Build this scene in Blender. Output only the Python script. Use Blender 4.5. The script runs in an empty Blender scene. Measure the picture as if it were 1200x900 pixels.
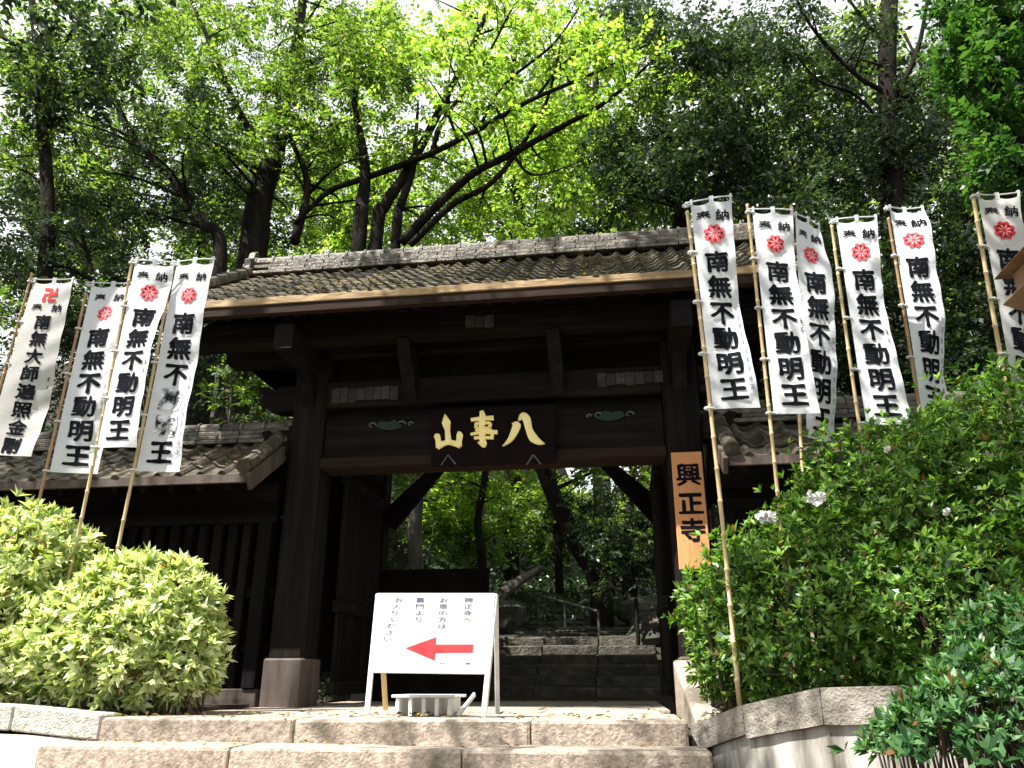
import bpy, bmesh, math, random
import numpy as np
from mathutils import Vector, Matrix
random.seed(7)
rng = np.random.default_rng(7)
S = bpy.context.scene
COL = S.collection
R = math.radians

# ------------------------------------------------------------------ camera
F_PX, PITCH, YAW, ZC = 930.0, R(20.6), R(7.9), 0.22
cam_d = bpy.data.cameras.new('camera')
cam = bpy.data.objects.new('camera', cam_d)
COL.objects.link(cam)
cam.location = (0, 0, ZC)
cam.rotation_euler = (R(90) + PITCH, 0, YAW)
cam_d.sensor_width = 36.0
cam_d.lens = 36.0 * F_PX / 1200.0
cam_d.clip_start, cam_d.clip_end = 0.05, 900
S.camera = cam

# ------------------------------------------------------------------ sky, sun, exposure
SUN_EL = R(60)
sun_az = Vector((-0.72, -0.69)).normalized()
to_sun = Vector((sun_az.x * math.cos(SUN_EL), sun_az.y * math.cos(SUN_EL), math.sin(SUN_EL)))
W = bpy.data.worlds.new('World'); S.world = W; W.use_nodes = True
nt = W.node_tree; nt.nodes.clear()
wo = nt.nodes.new('ShaderNodeOutputWorld'); bg = nt.nodes.new('ShaderNodeBackground')
sky = nt.nodes.new('ShaderNodeTexSky'); sky.sky_type = 'NISHITA'; sky.sun_disc = False
sky.sun_elevation = SUN_EL; sky.sun_rotation = math.atan2(sun_az.x, sun_az.y) % (2 * math.pi)
sky.air_density = 1.0; sky.dust_density = 4.0; sky.ozone_density = 1.0
tc = nt.nodes.new('ShaderNodeTexCoord'); mp = nt.nodes.new('ShaderNodeMapping')
mp.inputs['Scale'].default_value = (1.0, 1.0, 2.2)
cl = nt.nodes.new('ShaderNodeTexNoise'); cl.inputs['Scale'].default_value = 2.3; cl.inputs['Detail'].default_value = 6
cr = nt.nodes.new('ShaderNodeValToRGB'); cr.color_ramp.elements[0].position = 0.20; cr.color_ramp.elements[1].position = 0.44
mx = nt.nodes.new('ShaderNodeMix'); mx.data_type = 'RGBA'
nt.links.new(tc.outputs['Generated'], mp.inputs['Vector']); nt.links.new(mp.outputs['Vector'], cl.inputs['Vector'])
nt.links.new(cl.outputs['Fac'], cr.inputs['Fac']); nt.links.new(cr.outputs['Color'], mx.inputs[0])
nt.links.new(sky.outputs['Color'], mx.inputs[6]); mx.inputs[7].default_value = (9.6, 9.9, 10.2, 1)
nt.links.new(mx.outputs[2], bg.inputs['Color']); bg.inputs['Strength'].default_value = 0.052
nt.links.new(bg.outputs['Background'], wo.inputs['Surface'])
sd = bpy.data.lights.new('sun', 'SUN'); sd.energy = 5.0; sd.angle = R(0.53); sd.color = (1.0, 0.955, 0.88)
sun = bpy.data.objects.new('sun', sd); COL.objects.link(sun)
sun.rotation_euler = to_sun.to_track_quat('Z', 'Y').to_euler()
S.view_settings.view_transform = 'Standard'; S.view_settings.look = 'None'
S.view_settings.exposure = 1.50; S.view_settings.gamma = 1.0; S.view_settings.use_curve_mapping = False
S.cycles.max_bounces = 6; S.cycles.transparent_max_bounces = 4
S.cycles.use_denoising = True
S.cycles.sample_clamp_indirect = 6.0

# ------------------------------------------------------------------ helpers
def ray(px, py):
    x = (px - 600) / F_PX; y = (450 - py) / F_PX
    Fv = Vector((-math.sin(YAW) * math.cos(PITCH), math.cos(YAW) * math.cos(PITCH), math.sin(PITCH)))
    Rv = Vector((math.cos(YAW), math.sin(YAW), 0)); U = Rv.cross(Fv)
    return Fv + x * Rv + y * U
def at(px, py, Y):
    """survey helper: the point seen at (px, py) of the 1200 x 900 photo on the plane y = Y"""
    d = ray(px, py); return Vector((0, 0, ZC)) + d * (Y / d.y)

def tag(o, label=None, cat=None, group=None, kind=None):
    if label: o['label'] = label
    if cat: o['category'] = cat
    if group: o['group'] = group
    if kind: o['kind'] = kind
    return o
def empty(name, loc, label=None, cat=None, group=None):
    o = bpy.data.objects.new(name, None); COL.objects.link(o); o.location = loc
    o.empty_display_size = 0.2
    return tag(o, label, cat, group)
def link(name, me, parent=None, mat=None, loc=None, rot=None):
    o = bpy.data.objects.new(name, me); COL.objects.link(o)
    if mat is not None and len(me.materials) == 0: me.materials.append(mat)
    if parent is not None:
        o.parent = parent
        if loc is None: loc = -wloc(parent)      # meshes are written in world coordinates unless a location is given
    if loc is not None: o.location = loc
    if rot is not None: o.rotation_euler = rot
    return o
def wloc(o):
    v = Vector(o.location)
    while o.parent: o = o.parent; v += Vector(o.location)
    return v
def bm_obj(name, bm, mat, parent=None, bevel=0.0, smooth=False, loc=None, rot=None):
    if bevel:
        bmesh.ops.bevel(bm, geom=list(bm.edges), offset=bevel, segments=1, affect='EDGES', profile=0.5)
    bmesh.ops.recalc_face_normals(bm, faces=bm.faces)
    me = bpy.data.meshes.new(name); bm.to_mesh(me); bm.free()
    if smooth:
        for p in me.polygons: p.use_smooth = True
    return link(name, me, parent, mat, loc, rot)
def add_box(bm, x0, x1, y0, y1, z0, z1):
    vs = [bm.verts.new(p) for p in ((x0,y0,z0),(x1,y0,z0),(x1,y1,z0),(x0,y1,z0),(x0,y0,z1),(x1,y0,z1),(x1,y1,z1),(x0,y1,z1))]
    for f in ((0,3,2,1),(4,5,6,7),(0,1,5,4),(1,2,6,5),(2,3,7,6),(3,0,4,7)): bm.faces.new([vs[i] for i in f])
    return vs
def add_hex(bm, pts):
    vs = [bm.verts.new(p) for p in pts]
    for f in ((0,3,2,1),(4,5,6,7),(0,1,5,4),(1,2,6,5),(2,3,7,6),(3,0,4,7)): bm.faces.new([vs[i] for i in f])
def add_bar(bm, a, b, w, h, up=Vector((0,0,1)), w2=None, h2=None):
    a = Vector(a); b = Vector(b); d = (b - a).normalized()
    s = d.cross(up)
    if s.length < 1e-4: s = d.cross(Vector((0,1,0)))
    s.normalize(); u = s.cross(d)
    w2 = w if w2 is None else w2; h2 = h if h2 is None else h2
    P = [a - s*w/2 - u*h/2, a + s*w/2 - u*h/2, b + s*w2/2 - u*h2/2, b - s*w2/2 - u*h2/2,
         a - s*w/2 + u*h/2, a + s*w/2 + u*h/2, b + s*w2/2 + u*h2/2, b - s*w2/2 + u*h2/2]
    add_hex(bm, P)
def box(name, x0, x1, y0, y1, z0, z1, mat, parent=None, bevel=0.008):
    bm = bmesh.new(); add_box(bm, x0, x1, y0, y1, z0, z1); return bm_obj(name, bm, mat, parent, bevel)
def bar(name, a, b, w, h, mat, parent=None, bevel=0.006, **k):
    bm = bmesh.new(); add_bar(bm, a, b, w, h, **k); return bm_obj(name, bm, mat, parent, bevel)
def add_tube(bm, pts, rad, seg=7, cap=True, wob=0.0):
    pts = [Vector(p) for p in pts]; n = len(pts); rings = []
    if not hasattr(rad, '__len__'): rad = [rad] * n
    ref = Vector((0.13, 0.97, 0.2))
    for i in range(n):
        d = (pts[min(i+1, n-1)] - pts[max(i-1, 0)])
        if d.length < 1e-6: d = Vector((0,0,1))
        d.normalize()
        s = d.cross(ref)
        if s.length < 0.1: s = d.cross(Vector((1,0,0)))
        s.normalize(); u = s.cross(d)
        ring = []
        for k in range(seg):
            a = 2*math.pi*k/seg; r = rad[i] * (1 + (random.uniform(-wob, wob) if wob else 0))
            ring.append(bm.verts.new(pts[i] + s*math.cos(a)*r + u*math.sin(a)*r))
        rings.append(ring)
    for i in range(n-1):
        for k in range(seg):
            bm.faces.new((rings[i][k], rings[i][(k+1)%seg], rings[i+1][(k+1)%seg], rings[i+1][k]))
    if cap:
        bm.faces.new(rings[0][::-1]); bm.faces.new(rings[-1])
def curve_pts(P, n=4):
    """Catmull-Rom through the points"""
    P = [Vector(p) for p in P]; Q = [P[0]*2 - P[1]] + P + [P[-1]*2 - P[-2]]; out = []
    for i in range(1, len(Q)-2):
        for k in range(n):
            t = k/n; a,b,c,d = Q[i-1],Q[i],Q[i+1],Q[i+2]
            out.append(0.5*((2*b) + (-a+c)*t + (2*a-5*b+4*c-d)*t*t + (-a+3*b-3*c+d)*t**3))
    out.append(P[-1]); return out
def np_mesh(name, V, Fq):
    """V (n,3); Fq (m,4) quads"""
    me = bpy.data.meshes.new(name)
    me.vertices.add(len(V)); me.vertices.foreach_set('co', V.astype(np.float32).ravel())
    m, k = Fq.shape
    me.loops.add(m*k); me.loops.foreach_set('vertex_index', Fq.astype(np.int32).ravel())
    me.polygons.add(m); me.polygons.foreach_set('loop_start', np.arange(0, m*k, k, dtype=np.int32))
    me.polygons.foreach_set('loop_total', np.full(m, k, dtype=np.int32))
    me.update(calc_edges=True); return me

# ------------------------------------------------------------------ materials
def lin(c):
    return tuple(c) + (1.0,)
def mat(name, cols, scale=4.0, rough=0.8, bump=0.0, bscale=None, stretch=(1,1,1), detail=5, metal=0.0, spec=0.5,
        rand=0.0, spots=None, lo=0.3, hi=0.7, world=False):
    m = bpy.data.materials.new(name); m.use_nodes = True; t = m.node_tree; L = t.links
    b = t.nodes['Principled BSDF']; b.inputs['Roughness'].default_value = rough
    b.inputs['Metallic'].default_value = metal; b.inputs['Specular IOR Level'].default_value = spec
    if world:
        g = t.nodes.new('ShaderNodeNewGeometry'); src = g.outputs['Position']
    else:
        c = t.nodes.new('ShaderNodeTexCoord'); src = c.outputs['Object']
    mp = t.nodes.new('ShaderNodeMapping'); mp.inputs['Scale'].default_value = stretch
    L.new(src, mp.inputs['Vector'])
    oi = t.nodes.new('ShaderNodeObjectInfo')
    if rand:
        ml = t.nodes.new('ShaderNodeMath'); ml.operation = 'MULTIPLY'; ml.inputs[1].default_value = 37.0
        L.new(oi.outputs['Random'], ml.inputs[0])
        cx = t.nodes.new('ShaderNodeCombineXYZ')
        for i in range(3): L.new(ml.outputs[0], cx.inputs[i])
        L.new(cx.outputs[0], mp.inputs['Location'])
    n = t.nodes.new('ShaderNodeTexNoise'); n.inputs['Scale'].default_value = scale; n.inputs['Detail'].default_value = detail
    n.inputs['Roughness'].default_value = 0.62
    L.new(mp.outputs['Vector'], n.inputs['Vector'])
    r = t.nodes.new('ShaderNodeValToRGB'); e = r.color_ramp.elements
    e[0].position = lo; e[1].position = hi; e[0].color = lin(cols[0]); e[1].color = lin(cols[-1])
    for i, cc in enumerate(cols[1:-1]):
        q = e.new(lo + (hi-lo)*(i+1)/(len(cols)-1)); q.color = lin(cc)
    L.new(n.outputs['Fac'], r.inputs['Fac']); out = r.outputs['Color']
    if spots:
        n2 = t.nodes.new('ShaderNodeTexNoise'); n2.inputs['Scale'].default_value = spots[1]; n2.inputs['Detail'].default_value = 4
        L.new(mp.outputs['Vector'], n2.inputs['Vector'])
        r2 = t.nodes.new('ShaderNodeValToRGB'); r2.color_ramp.elements[0].position = spots[2]; r2.color_ramp.elements[1].position = spots[2]+0.12
        L.new(n2.outputs['Fac'], r2.inputs['Fac'])
        mxx = t.nodes.new('ShaderNodeMix'); mxx.data_type = 'RGBA'
        L.new(r2.outputs['Color'], mxx.inputs[0]); L.new(out, mxx.inputs[6]); mxx.inputs[7].default_value = lin(spots[0]); out = mxx.outputs[2]
    if rand:
        h = t.nodes.new('ShaderNodeHueSaturation'); mr = t.nodes.new('ShaderNodeMapRange')
        mr.inputs['To Min'].default_value = 1-rand; mr.inputs['To Max'].default_value = 1+rand
        L.new(oi.outputs['Random'], mr.inputs['Value']); L.new(mr.outputs[0], h.inputs['Value'])
        L.new(out, h.inputs['Color']); out = h.outputs['Color']
    L.new(out, b.inputs['Base Color'])
    if bump:
        bn = t.nodes.new('ShaderNodeTexNoise'); bn.inputs['Scale'].default_value = bscale or scale*3; bn.inputs['Detail'].default_value = 6
        L.new(mp.outputs['Vector'], bn.inputs['Vector'])
        bp = t.nodes.new('ShaderNodeBump'); bp.inputs['Strength'].default_value = bump; bp.inputs['Distance'].default_value = 0.03
        L.new(bn.outputs['Fac'], bp.inputs['Height']); L.new(bp.outputs['Normal'], b.inputs['Normal'])
    return m
def leaf_mat(name, cols, trans=0.45, rough=0.5, tcol=None, spec=0.4, dead=0.0):
    m = bpy.data.materials.new(name); m.use_nodes = True; t = m.node_tree; L = t.links
    b = t.nodes['Principled BSDF']; out = t.nodes['Material Output']
    b.inputs['Roughness'].default_value = rough; b.inputs['Specular IOR Level'].default_value = spec
    g = t.nodes.new('ShaderNodeNewGeometry'); r = t.nodes.new('ShaderNodeValToRGB'); e = r.color_ramp.elements
    e[0].color = lin(cols[0]); e[1].color = lin(cols[-1]); e[0].position = 0.0; e[1].position = 1.0
    for i, cc in enumerate(cols[1:-1]):
        q = e.new((i+1)/(len(cols)-1)*.95); q.color = lin(cc)
    if dead:
        e[len(e)-1].position = 1-dead*1.2; q = e.new(1-dead); q.color = lin((.16,.075,.035))
    L.new(g.outputs['Random Per Island'], r.inputs['Fac'])
    L.new(r.outputs['Color'], b.inputs['Base Color'])
    tr = t.nodes.new('ShaderNodeBsdfTranslucent'); h = t.nodes.new('ShaderNodeMix'); h.data_type = 'RGBA'; h.blend_type = 'MULTIPLY'
    h.inputs[0].default_value = 1.0; L.new(r.outputs['Color'], h.inputs[6]); h.inputs[7].default_value = lin(tcol or (1.8, 1.95, 0.75))
    L.new(h.outputs[2], tr.inputs['Color'])
    ms = t.nodes.new('ShaderNodeMixShader'); ms.inputs[0].default_value = trans
    L.new(b.outputs[0], ms.inputs[1]); L.new(tr.outputs[0], ms.inputs[2]); L.new(ms.outputs[0], out.inputs['Surface'])
    return m
M = {}
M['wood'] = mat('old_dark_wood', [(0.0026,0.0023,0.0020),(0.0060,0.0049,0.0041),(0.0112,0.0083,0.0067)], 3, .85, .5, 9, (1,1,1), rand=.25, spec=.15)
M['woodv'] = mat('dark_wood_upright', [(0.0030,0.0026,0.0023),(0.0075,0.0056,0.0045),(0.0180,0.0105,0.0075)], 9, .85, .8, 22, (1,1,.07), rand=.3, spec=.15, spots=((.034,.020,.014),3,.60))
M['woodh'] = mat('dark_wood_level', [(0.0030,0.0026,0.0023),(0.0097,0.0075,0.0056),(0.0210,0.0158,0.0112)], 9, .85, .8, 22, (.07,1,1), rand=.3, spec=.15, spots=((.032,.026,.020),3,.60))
M['woodred'] = mat('reddish_wood', [(.012,.007,.005),(.030,.015,.010)], 6, .85, .4, 16, (.12,1,1), rand=.15, spec=.2)
M['base'] = mat('weathered_pillar_foot', [(.025,.018,.015),(.075,.055,.045),(.12,.09,.072)], 6, .8, .5, 14, (1,1,.15))
M['fascia'] = mat('weathered_eave_board', [(.15,.09,.045),(.30,.20,.10),(.46,.34,.19)], 6, .8, .5, 20, (.25,1,1))
M['tile'] = mat('grey_roof_tile', [(.030,.026,.020),(.080,.066,.048),(.20,.165,.12)], 7, .5, .5, 30, rand=.45, spots=((.040,.042,.018),5,.55))
M['granite'] = mat('brown_granite', [(.17,.14,.115),(.33,.27,.22),(.50,.42,.345)], 26, .9, .40, 55, rand=.16, spots=((.11,.095,.07),2.0,.58))
M['coping'] = mat('weathered_concrete', [(.10,.09,.075),(.24,.215,.185),(.38,.35,.31)], 6, .92, .5, 70, spots=((.06,.05,.042),4.5,.56), world=True)
M['plaster'] = mat('streaked_concrete', [(.10,.09,.075),(.34,.32,.29),(.50,.48,.44)], 6, .9, .6, 30, (1,1,.18), spots=((.06,.055,.045),5,.60), world=True)
M['pave'] = mat('pale_gravel_concrete', [(.26,.24,.20),(.44,.42,.37),(.60,.57,.52)], 22, .9, .8, 70)
M['earth'] = mat('brown_earth', [(.010,.008,.005),(.026,.019,.012),(.045,.035,.02)], 1.5, .95, 1.0, 6, spots=((.010,.018,.006),.8,.55))
M['rock'] = mat('mossy_rock', [(.015,.015,.012),(.05,.046,.038),(.10,.09,.075)], 3, .9, 1.0, 9, spots=((.03,.05,.015),2.5,.52), rand=.2)
M['dimstone'] = mat('shade_darkened_stone', [(.02,.02,.013),(.055,.05,.038),(.11,.10,.08)], 6, .9, .9, 25, rand=.25)  # stone darkened so its colour carries the shade on the hill stairs
M['bark'] = mat('dark_bark', [(.006,.005,.0045),(.015,.012,.010),(.032,.027,.022)], 5, .95, 1.0, 22, (1,1,.25), spec=.1)
M['barkl'] = mat('grey_bark', [(.04,.035,.03),(.09,.078,.065),(.14,.125,.105)], 5, .95, .8, 22, (1,1,.25))
M['twig'] = mat('azalea_twig', [(.05,.035,.022),(.10,.07,.05)], 20, .9)
M['cloth'] = mat('white_banner_cloth', [(.66,.68,.72),(.80,.81,.84)], 5, .85, .35, 9, spots=((.64,.63,.60),4,.64))
M['clothold'] = mat('greyed_banner_cloth', [(.50,.49,.47),(.62,.60,.58)], 3, .9, .08, 60)  # greyer cloth; puts the shade on the left edge flag into its colour
for k in ('cloth','clothold'):
    t = M[k].node_tree; b = t.nodes['Principled BSDF']; o_ = t.nodes['Material Output']
    tr = t.nodes.new('ShaderNodeBsdfTranslucent'); tr.inputs['Color'].default_value = (.75,.76,.78,1)
    ms = t.nodes.new('ShaderNodeMixShader'); ms.inputs[0].default_value = .22
    t.links.new(b.outputs[0], ms.inputs[1]); t.links.new(tr.outputs[0], ms.inputs[2]); t.links.new(ms.outputs[0], o_.inputs['Surface'])
M['ink'] = mat('black_ink', [(.004,.0045,.008),(.009,.010,.014)], 30, .95, spec=.08)
M['inkglare'] = mat('glare_washed_ink', [(.02,.022,.03),(.40,.41,.44),(.75,.765,.79)], 9, .9, detail=4, lo=.40, hi=.58, spec=.1)  # glare on two characters, put into the ink as pale patches
M['inkfade'] = mat('faded_blue_ink', [(.10,.13,.20),(.32,.36,.44)], 14, .85)
M['red'] = mat('red_dye', [(.50,.010,.010),(.60,.03,.03)], 20, .85)
M['pink'] = mat('faded_pink_dye', [(.66,.045,.06),(.74,.11,.13)], 16, .85)
M['bamboo'] = mat('dry_bamboo', [(.42,.30,.15),(.60,.46,.26)], 10, .5, .15, 40, (1,1,.3))
M['polebrown'] = mat('brown_bamboo', [(.28,.16,.08),(.46,.30,.16)], 10, .55, .15, 40, (1,1,.3))
M['gold'] = mat('gilded_wood', [(.98,.78,.26),(1.0,.88,.42)], 12, .4, .1, 40, metal=0, spec=.6)
M['white'] = mat('white_board_paint', [(.70,.70,.69),(.82,.82,.81)], 5, .5, .1, 30, spots=((.58,.57,.54),3.2,.66))
M['frame'] = mat('white_painted_leg', [(.62,.62,.60),(.80,.80,.78)], 9, .6, .1, 30)
M['pine'] = mat('bare_pine', [(.42,.28,.12),(.58,.42,.20)], 9, .7, .2, 30, (1,1,.15))
M['plank'] = mat('orange_cedar_board', [(.50,.20,.07),(.68,.31,.12)], 6, .6, .25, 25, (1,1,.10))
M['signtext'] = mat('grey_blue_print', [(.05,.05,.11),(.13,.13,.20)], 20, .8)
M['arrow'] = mat('red_arrow_print', [(.58,.004,.008),(.66,.010,.016)], 20, .6)
M['arrowedge'] = mat('grey_arrow_outline', [(.32,.16,.18),(.40,.22,.24)], 20, .7)
M['paper'] = mat('faded_votive_paper', [(.02,.018,.016),(.06,.055,.048)], 18, .9, rand=.4)
M['paint_green'] = mat('old_green_paint', [(.004,.014,.009),(.010,.032,.022)], 12, .8)
M['paint_pale'] = mat('old_pale_paint', [(.04,.05,.045),(.11,.125,.11)], 12, .8)
M['plaque'] = mat('dark_red_lacquer', [(.004,.0025,.0025),(.008,.0035,.0035)], 6, .85, .2, 20, spec=.1)
M['lantern'] = mat('brown_lantern_wood', [(.16,.085,.045),(.30,.17,.095)], 6, .6, .3, 22, (.2,1,1))
M['metal'] = mat('grey_rail_metal', [(.07,.075,.075),(.14,.15,.15)], 9, .5, metal=.6)
M['petal'] = mat('white_petal', [(.78,.76,.74),(.86,.84,.84)], 30, .6)
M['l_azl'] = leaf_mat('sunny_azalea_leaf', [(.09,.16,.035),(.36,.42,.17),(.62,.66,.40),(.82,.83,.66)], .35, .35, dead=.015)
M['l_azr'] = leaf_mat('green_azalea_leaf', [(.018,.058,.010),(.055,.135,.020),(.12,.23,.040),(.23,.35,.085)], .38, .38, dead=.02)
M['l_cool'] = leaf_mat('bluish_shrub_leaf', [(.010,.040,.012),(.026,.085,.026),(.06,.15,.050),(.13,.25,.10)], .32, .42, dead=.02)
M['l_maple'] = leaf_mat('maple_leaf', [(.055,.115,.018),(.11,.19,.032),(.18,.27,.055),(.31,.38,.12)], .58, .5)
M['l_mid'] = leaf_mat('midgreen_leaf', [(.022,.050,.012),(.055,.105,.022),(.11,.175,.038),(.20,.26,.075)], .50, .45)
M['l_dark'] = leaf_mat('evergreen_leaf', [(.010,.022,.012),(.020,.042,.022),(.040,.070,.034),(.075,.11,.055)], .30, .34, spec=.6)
M['l_fresh'] = leaf_mat('fresh_green_leaf', [(.012,.042,.010),(.030,.085,.020),(.07,.15,.035)], .42, .42)  # greens darkened to carry the shade on the upper right crown
M['litter'] = leaf_mat('dead_leaf', [(.06,.035,.018),(.14,.085,.04),(.22,.15,.07),(.20,.20,.07)], .2, .7)

# ------------------------------------------------------------------ ground sheet
def sm(a, b, x):
    t = np.clip((x-a)/(b-a), 0, 1); return t*t*(3-2*t)
def terrain(x, y):
    x = np.asarray(x, float); y = np.asarray(y, float)
    z = np.where(y > 5.45, -.10, np.clip(-.32-.405*(5.3-y), -1.40, -.10))
    side = sm(2.9, 4.6, np.abs(x+1.4))
    planter = 0*x
    z = np.where(y < 11, z + 0.02*planter, z)
    path = np.where(y > 11, np.clip((y-11)*0.40, 0, .86) + np.clip(y-13.2, 0, 8)*0.17 + np.clip(y-21, 0, 60)*0.28, 0)
    bank = side*np.clip((y-9.3)*0.42, 0, 2.6) + side*np.clip((np.abs(x+1.4)-3.5)*0.12, 0, 2.0)*sm(9, 12, y)
    far = sm(2.0, 9.0, np.abs(x+1.4)) * np.clip(y-17, 0, 45)*0.22
    lump = 0.10*np.sin(x*1.7+y*.9)*np.sin(y*1.3-x*.6)*sm(11.5, 14, y)
    return z + path + bank + far + lump*side
gx = np.concatenate([np.linspace(-400,-40,8), np.linspace(-34,-9,22), np.linspace(-8,7,76), np.linspace(8,34,22), np.linspace(40,400,8)])
gy = np.concatenate([np.linspace(-400,-20,7), np.linspace(-14,1,10), np.linspace(1.4,24,110), np.linspace(25,60,30), np.linspace(70,500,10)])
GX, GY = np.meshgrid(gx, gy)
GZ = terrain(GX, GY)
V = np.stack([GX.ravel(), GY.ravel(), GZ.ravel()], 1)
nx = len(gx); idx = np.arange(len(gy)*nx).reshape(len(gy), nx)
Fq = np.stack([idx[:-1,:-1].ravel(), idx[:-1,1:].ravel(), idx[1:,1:].ravel(), idx[1:,:-1].ravel()], 1)
me = np_mesh('ground', V, Fq); me.polygons.foreach_set('use_smooth', np.ones(len(Fq), bool))
tag(link('ground', me, None, M['earth']), kind='structure')

# ------------------------------------------------------------------ stone steps
def rough_block(name, x0, x1, y0, y1, z0, z1, m, parent, amp=.006):
    bm = bmesh.new(); add_box(bm, x0, x1, y0, y1, z0, z1)
    bmesh.ops.bevel(bm, geom=list(bm.edges), offset=.012+amp*1.2, segments=2, affect='EDGES', profile=.5)
    for v in bm.verts: v.co += Vector((random.uniform(-amp,amp)*.5, random.uniform(-amp,amp), random.uniform(-amp,amp)*.6))
    return bm_obj(name, bm, m, parent)
steps = box('entrance_steps', -3.5, 0.30, 3.2, 10.9, -1.6, -1.35, M['granite'])
tag(steps, kind='structure')
zt, yf = 0.0, 5.30
cuts = [[-3.50,-2.15,-.62,.34],[-3.66,-2.4,-.98,.44],[-3.75,-2.3,-.9,.44],[-3.75,-2.1,-.7,.44],[-3.75,-2.5,-1.1,.44],[-3.75,-2.2,-.6,.44],[-3.75,-2.0,-.9,.44],[-3.75,-2.3,-.9,.44]]
for i in range(8):
    z1 = -0.145*i; y0 = 5.30-.36*i
    c = cuts[i]
    for a, b in zip(c[:-1], c[1:]):
        rough_block('step_stone', a+.004, b-.004, y0, y0+.42, z1-.22, z1+random.uniform(-.004,.004), M['granite'], steps)
# paving between the steps and the gate
for r in range(6):
    y0 = 5.725 + r*.86; xs = [-3.55]
    while xs[-1] < .3: xs.append(min(xs[-1]+random.uniform(.75,1.15), .34))
    for a, b in zip(xs[:-1], xs[1:]):
        if b-a > .12: rough_block('paving_stone', a+.005, b-.005, y0, y0+.85, -.12, -.004+random.uniform(-.004,.003), M['granite'], steps, .003)

# left kerb and pale slope beside the steps
kerb = bmesh.new()
kp = [(-3.505,5.31,.02),(-4.2,5.36,.07),(-5.2,5.42,.11),(-7.5,5.5,.15)]
kerb_o = None
kerb_o = empty('stone_kerb', (-4.2, 5.4, 0)); tag(kerb_o, kind='structure'); kerb.free()
for a, b in zip(kp[:-1], kp[1:]):
    bm = bmesh.new()
    add_hex(bm, [(b[0]+.004,b[1],b[2]-.16),(a[0]-.004,a[1],a[2]-.16),(a[0]-.004,a[1]+.24,a[2]-.16),(b[0]+.004,b[1]+.24,b[2]-.16),
                 (b[0]+.004,b[1],b[2]),(a[0]-.004,a[1],a[2]),(a[0]-.004,a[1]+.24,a[2]),(b[0]+.004,b[1]+.24,b[2])])
    bm_obj('kerb_stone', bm, M['pave'], kerb_o, .01)
bm = bmesh.new()
rows = []
for j in range(9):
    t = j/8; row = []
    for i in range(17):
        u = i/16; x = -8 + u*(8-3.51-.17*t); y = 5.36-.62*t; z = -.135 + .13*(1-u) - .30*t
        if t == 1: z -= 1.3
        row.append(bm.verts.new((x, y, z+random.uniform(-.006,.006))))
    rows.append(row)
for j in range(8):
    for i in range(16): bm.faces.new((rows[j][i], rows[j][i+1], rows[j+1][i+1], rows[j+1][i]))
tag(bm_obj('paved_slope', bm, M['pave'], smooth=True), kind='structure')

# right planter wall with coping
cp = [Vector((.36,5.45,-.03)), at(870,826,4.85), at(960,806,4.42), at(1085,803,4.15), Vector((2.9,3.75,.22)), Vector((5.2,3.5,.24))]
wall_o = empty('planter_wall', (1.0, 4.6, -.2), 'low concrete planter wall with streaked face under the big green azalea', 'wall')
for i, (a, b) in enumerate(zip(cp[:-1], cp[1:])):
    d = (b-a); d.z = 0; d.normalize(); nrm = Vector((d.y, -d.x, 0)) # towards the steps / camera
    if nrm.y > 0: nrm = -nrm
    th = .15 if i < 1 else .17
    g = d*.003
    bm = bmesh.new()
    o0, o1 = a+nrm*.0, b+nrm*.0
    add_hex(bm, [a+g-Vector((0,0,th)), b-g-Vector((0,0,th)), b-g-nrm*.26-Vector((0,0,th)), a+g-nrm*.26-Vector((0,0,th)), a+g, b-g, b-g-nrm*.26, a+g-nrm*.26])
    bmesh.ops.subdivide_edges(bm, edges=list(bm.edges), cuts=5, use_grid_fill=True)
    for v in bm.verts: v.co += Vector((random.uniform(-1,1), random.uniform(-1,1), random.uniform(-1,1)))*.0018
    bm_obj('coping_slab', bm, M['coping'], wall_o, smooth=False)
    bm = bmesh.new()
    aa, bb = a-nrm*.03, b-nrm*.03
    zb = Vector((0,0,1.5))
    add_hex(bm, [aa-zb, bb-zb, bb-nrm*.2-zb, aa-nrm*.2-zb, aa-Vector((0,0,th+.002)), bb-Vector((0,0,th+.002)), bb-nrm*.2-Vector((0,0,th+.002)), aa-nrm*.2-Vector((0,0,th+.002))])
    bm_obj('wall_face', bm, M['plaster'], wall_o)
# soil bed behind the wall
bm = bmesh.new()
vs = [bm.verts.new(p) for p in ((.62,5.6,-.02),(.75,5.05,-.02),(1.1,4.68,.08),(1.6,4.4,.12),(3.0,4.0,.13),(5.2,3.75,.13),(5.4,7.5,.13),(.98,7.5,.05),(.9,6.2,0.0))]
bm.faces.new(vs)
ret = bmesh.ops.extrude_face_region(bm, geom=bm.faces[:])
for v in [e for e in ret['geom'] if isinstance(e, bmesh.types.BMVert)]: v.co.z -= .5
tag(bm_obj('planting_bed', bm, M['earth']), kind='structure')
bm = bmesh.new(); add_box(bm, -8.5, -3.54, 5.66, 7.6, -.5, .03)
tag(bm_obj('planting_bed', bm, M['earth']), kind='structure')
# sloping stone end beside the right pillar
bm = bmesh.new()
a0, a1 = at(791,772,7.0), at(828,832,6.1)
add_hex(bm, [(a0.x,7.35,-.1),(a0.x+.22,7.35,-.1),(a1.x+.12,5.9,-.1),(a1.x-.10,5.9,-.1),(a0.x,7.35,a0.z),(a0.x+.16,7.35,a0.z),(a1.x+.12,5.9,.0),(a1.x-.10,5.9,.0)])
tag(bm_obj('sloping_stone', bm, M['granite'], None, .015), 'sloping pinkish stone block between right gate pillar and planter wall', 'stone block')

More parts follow.
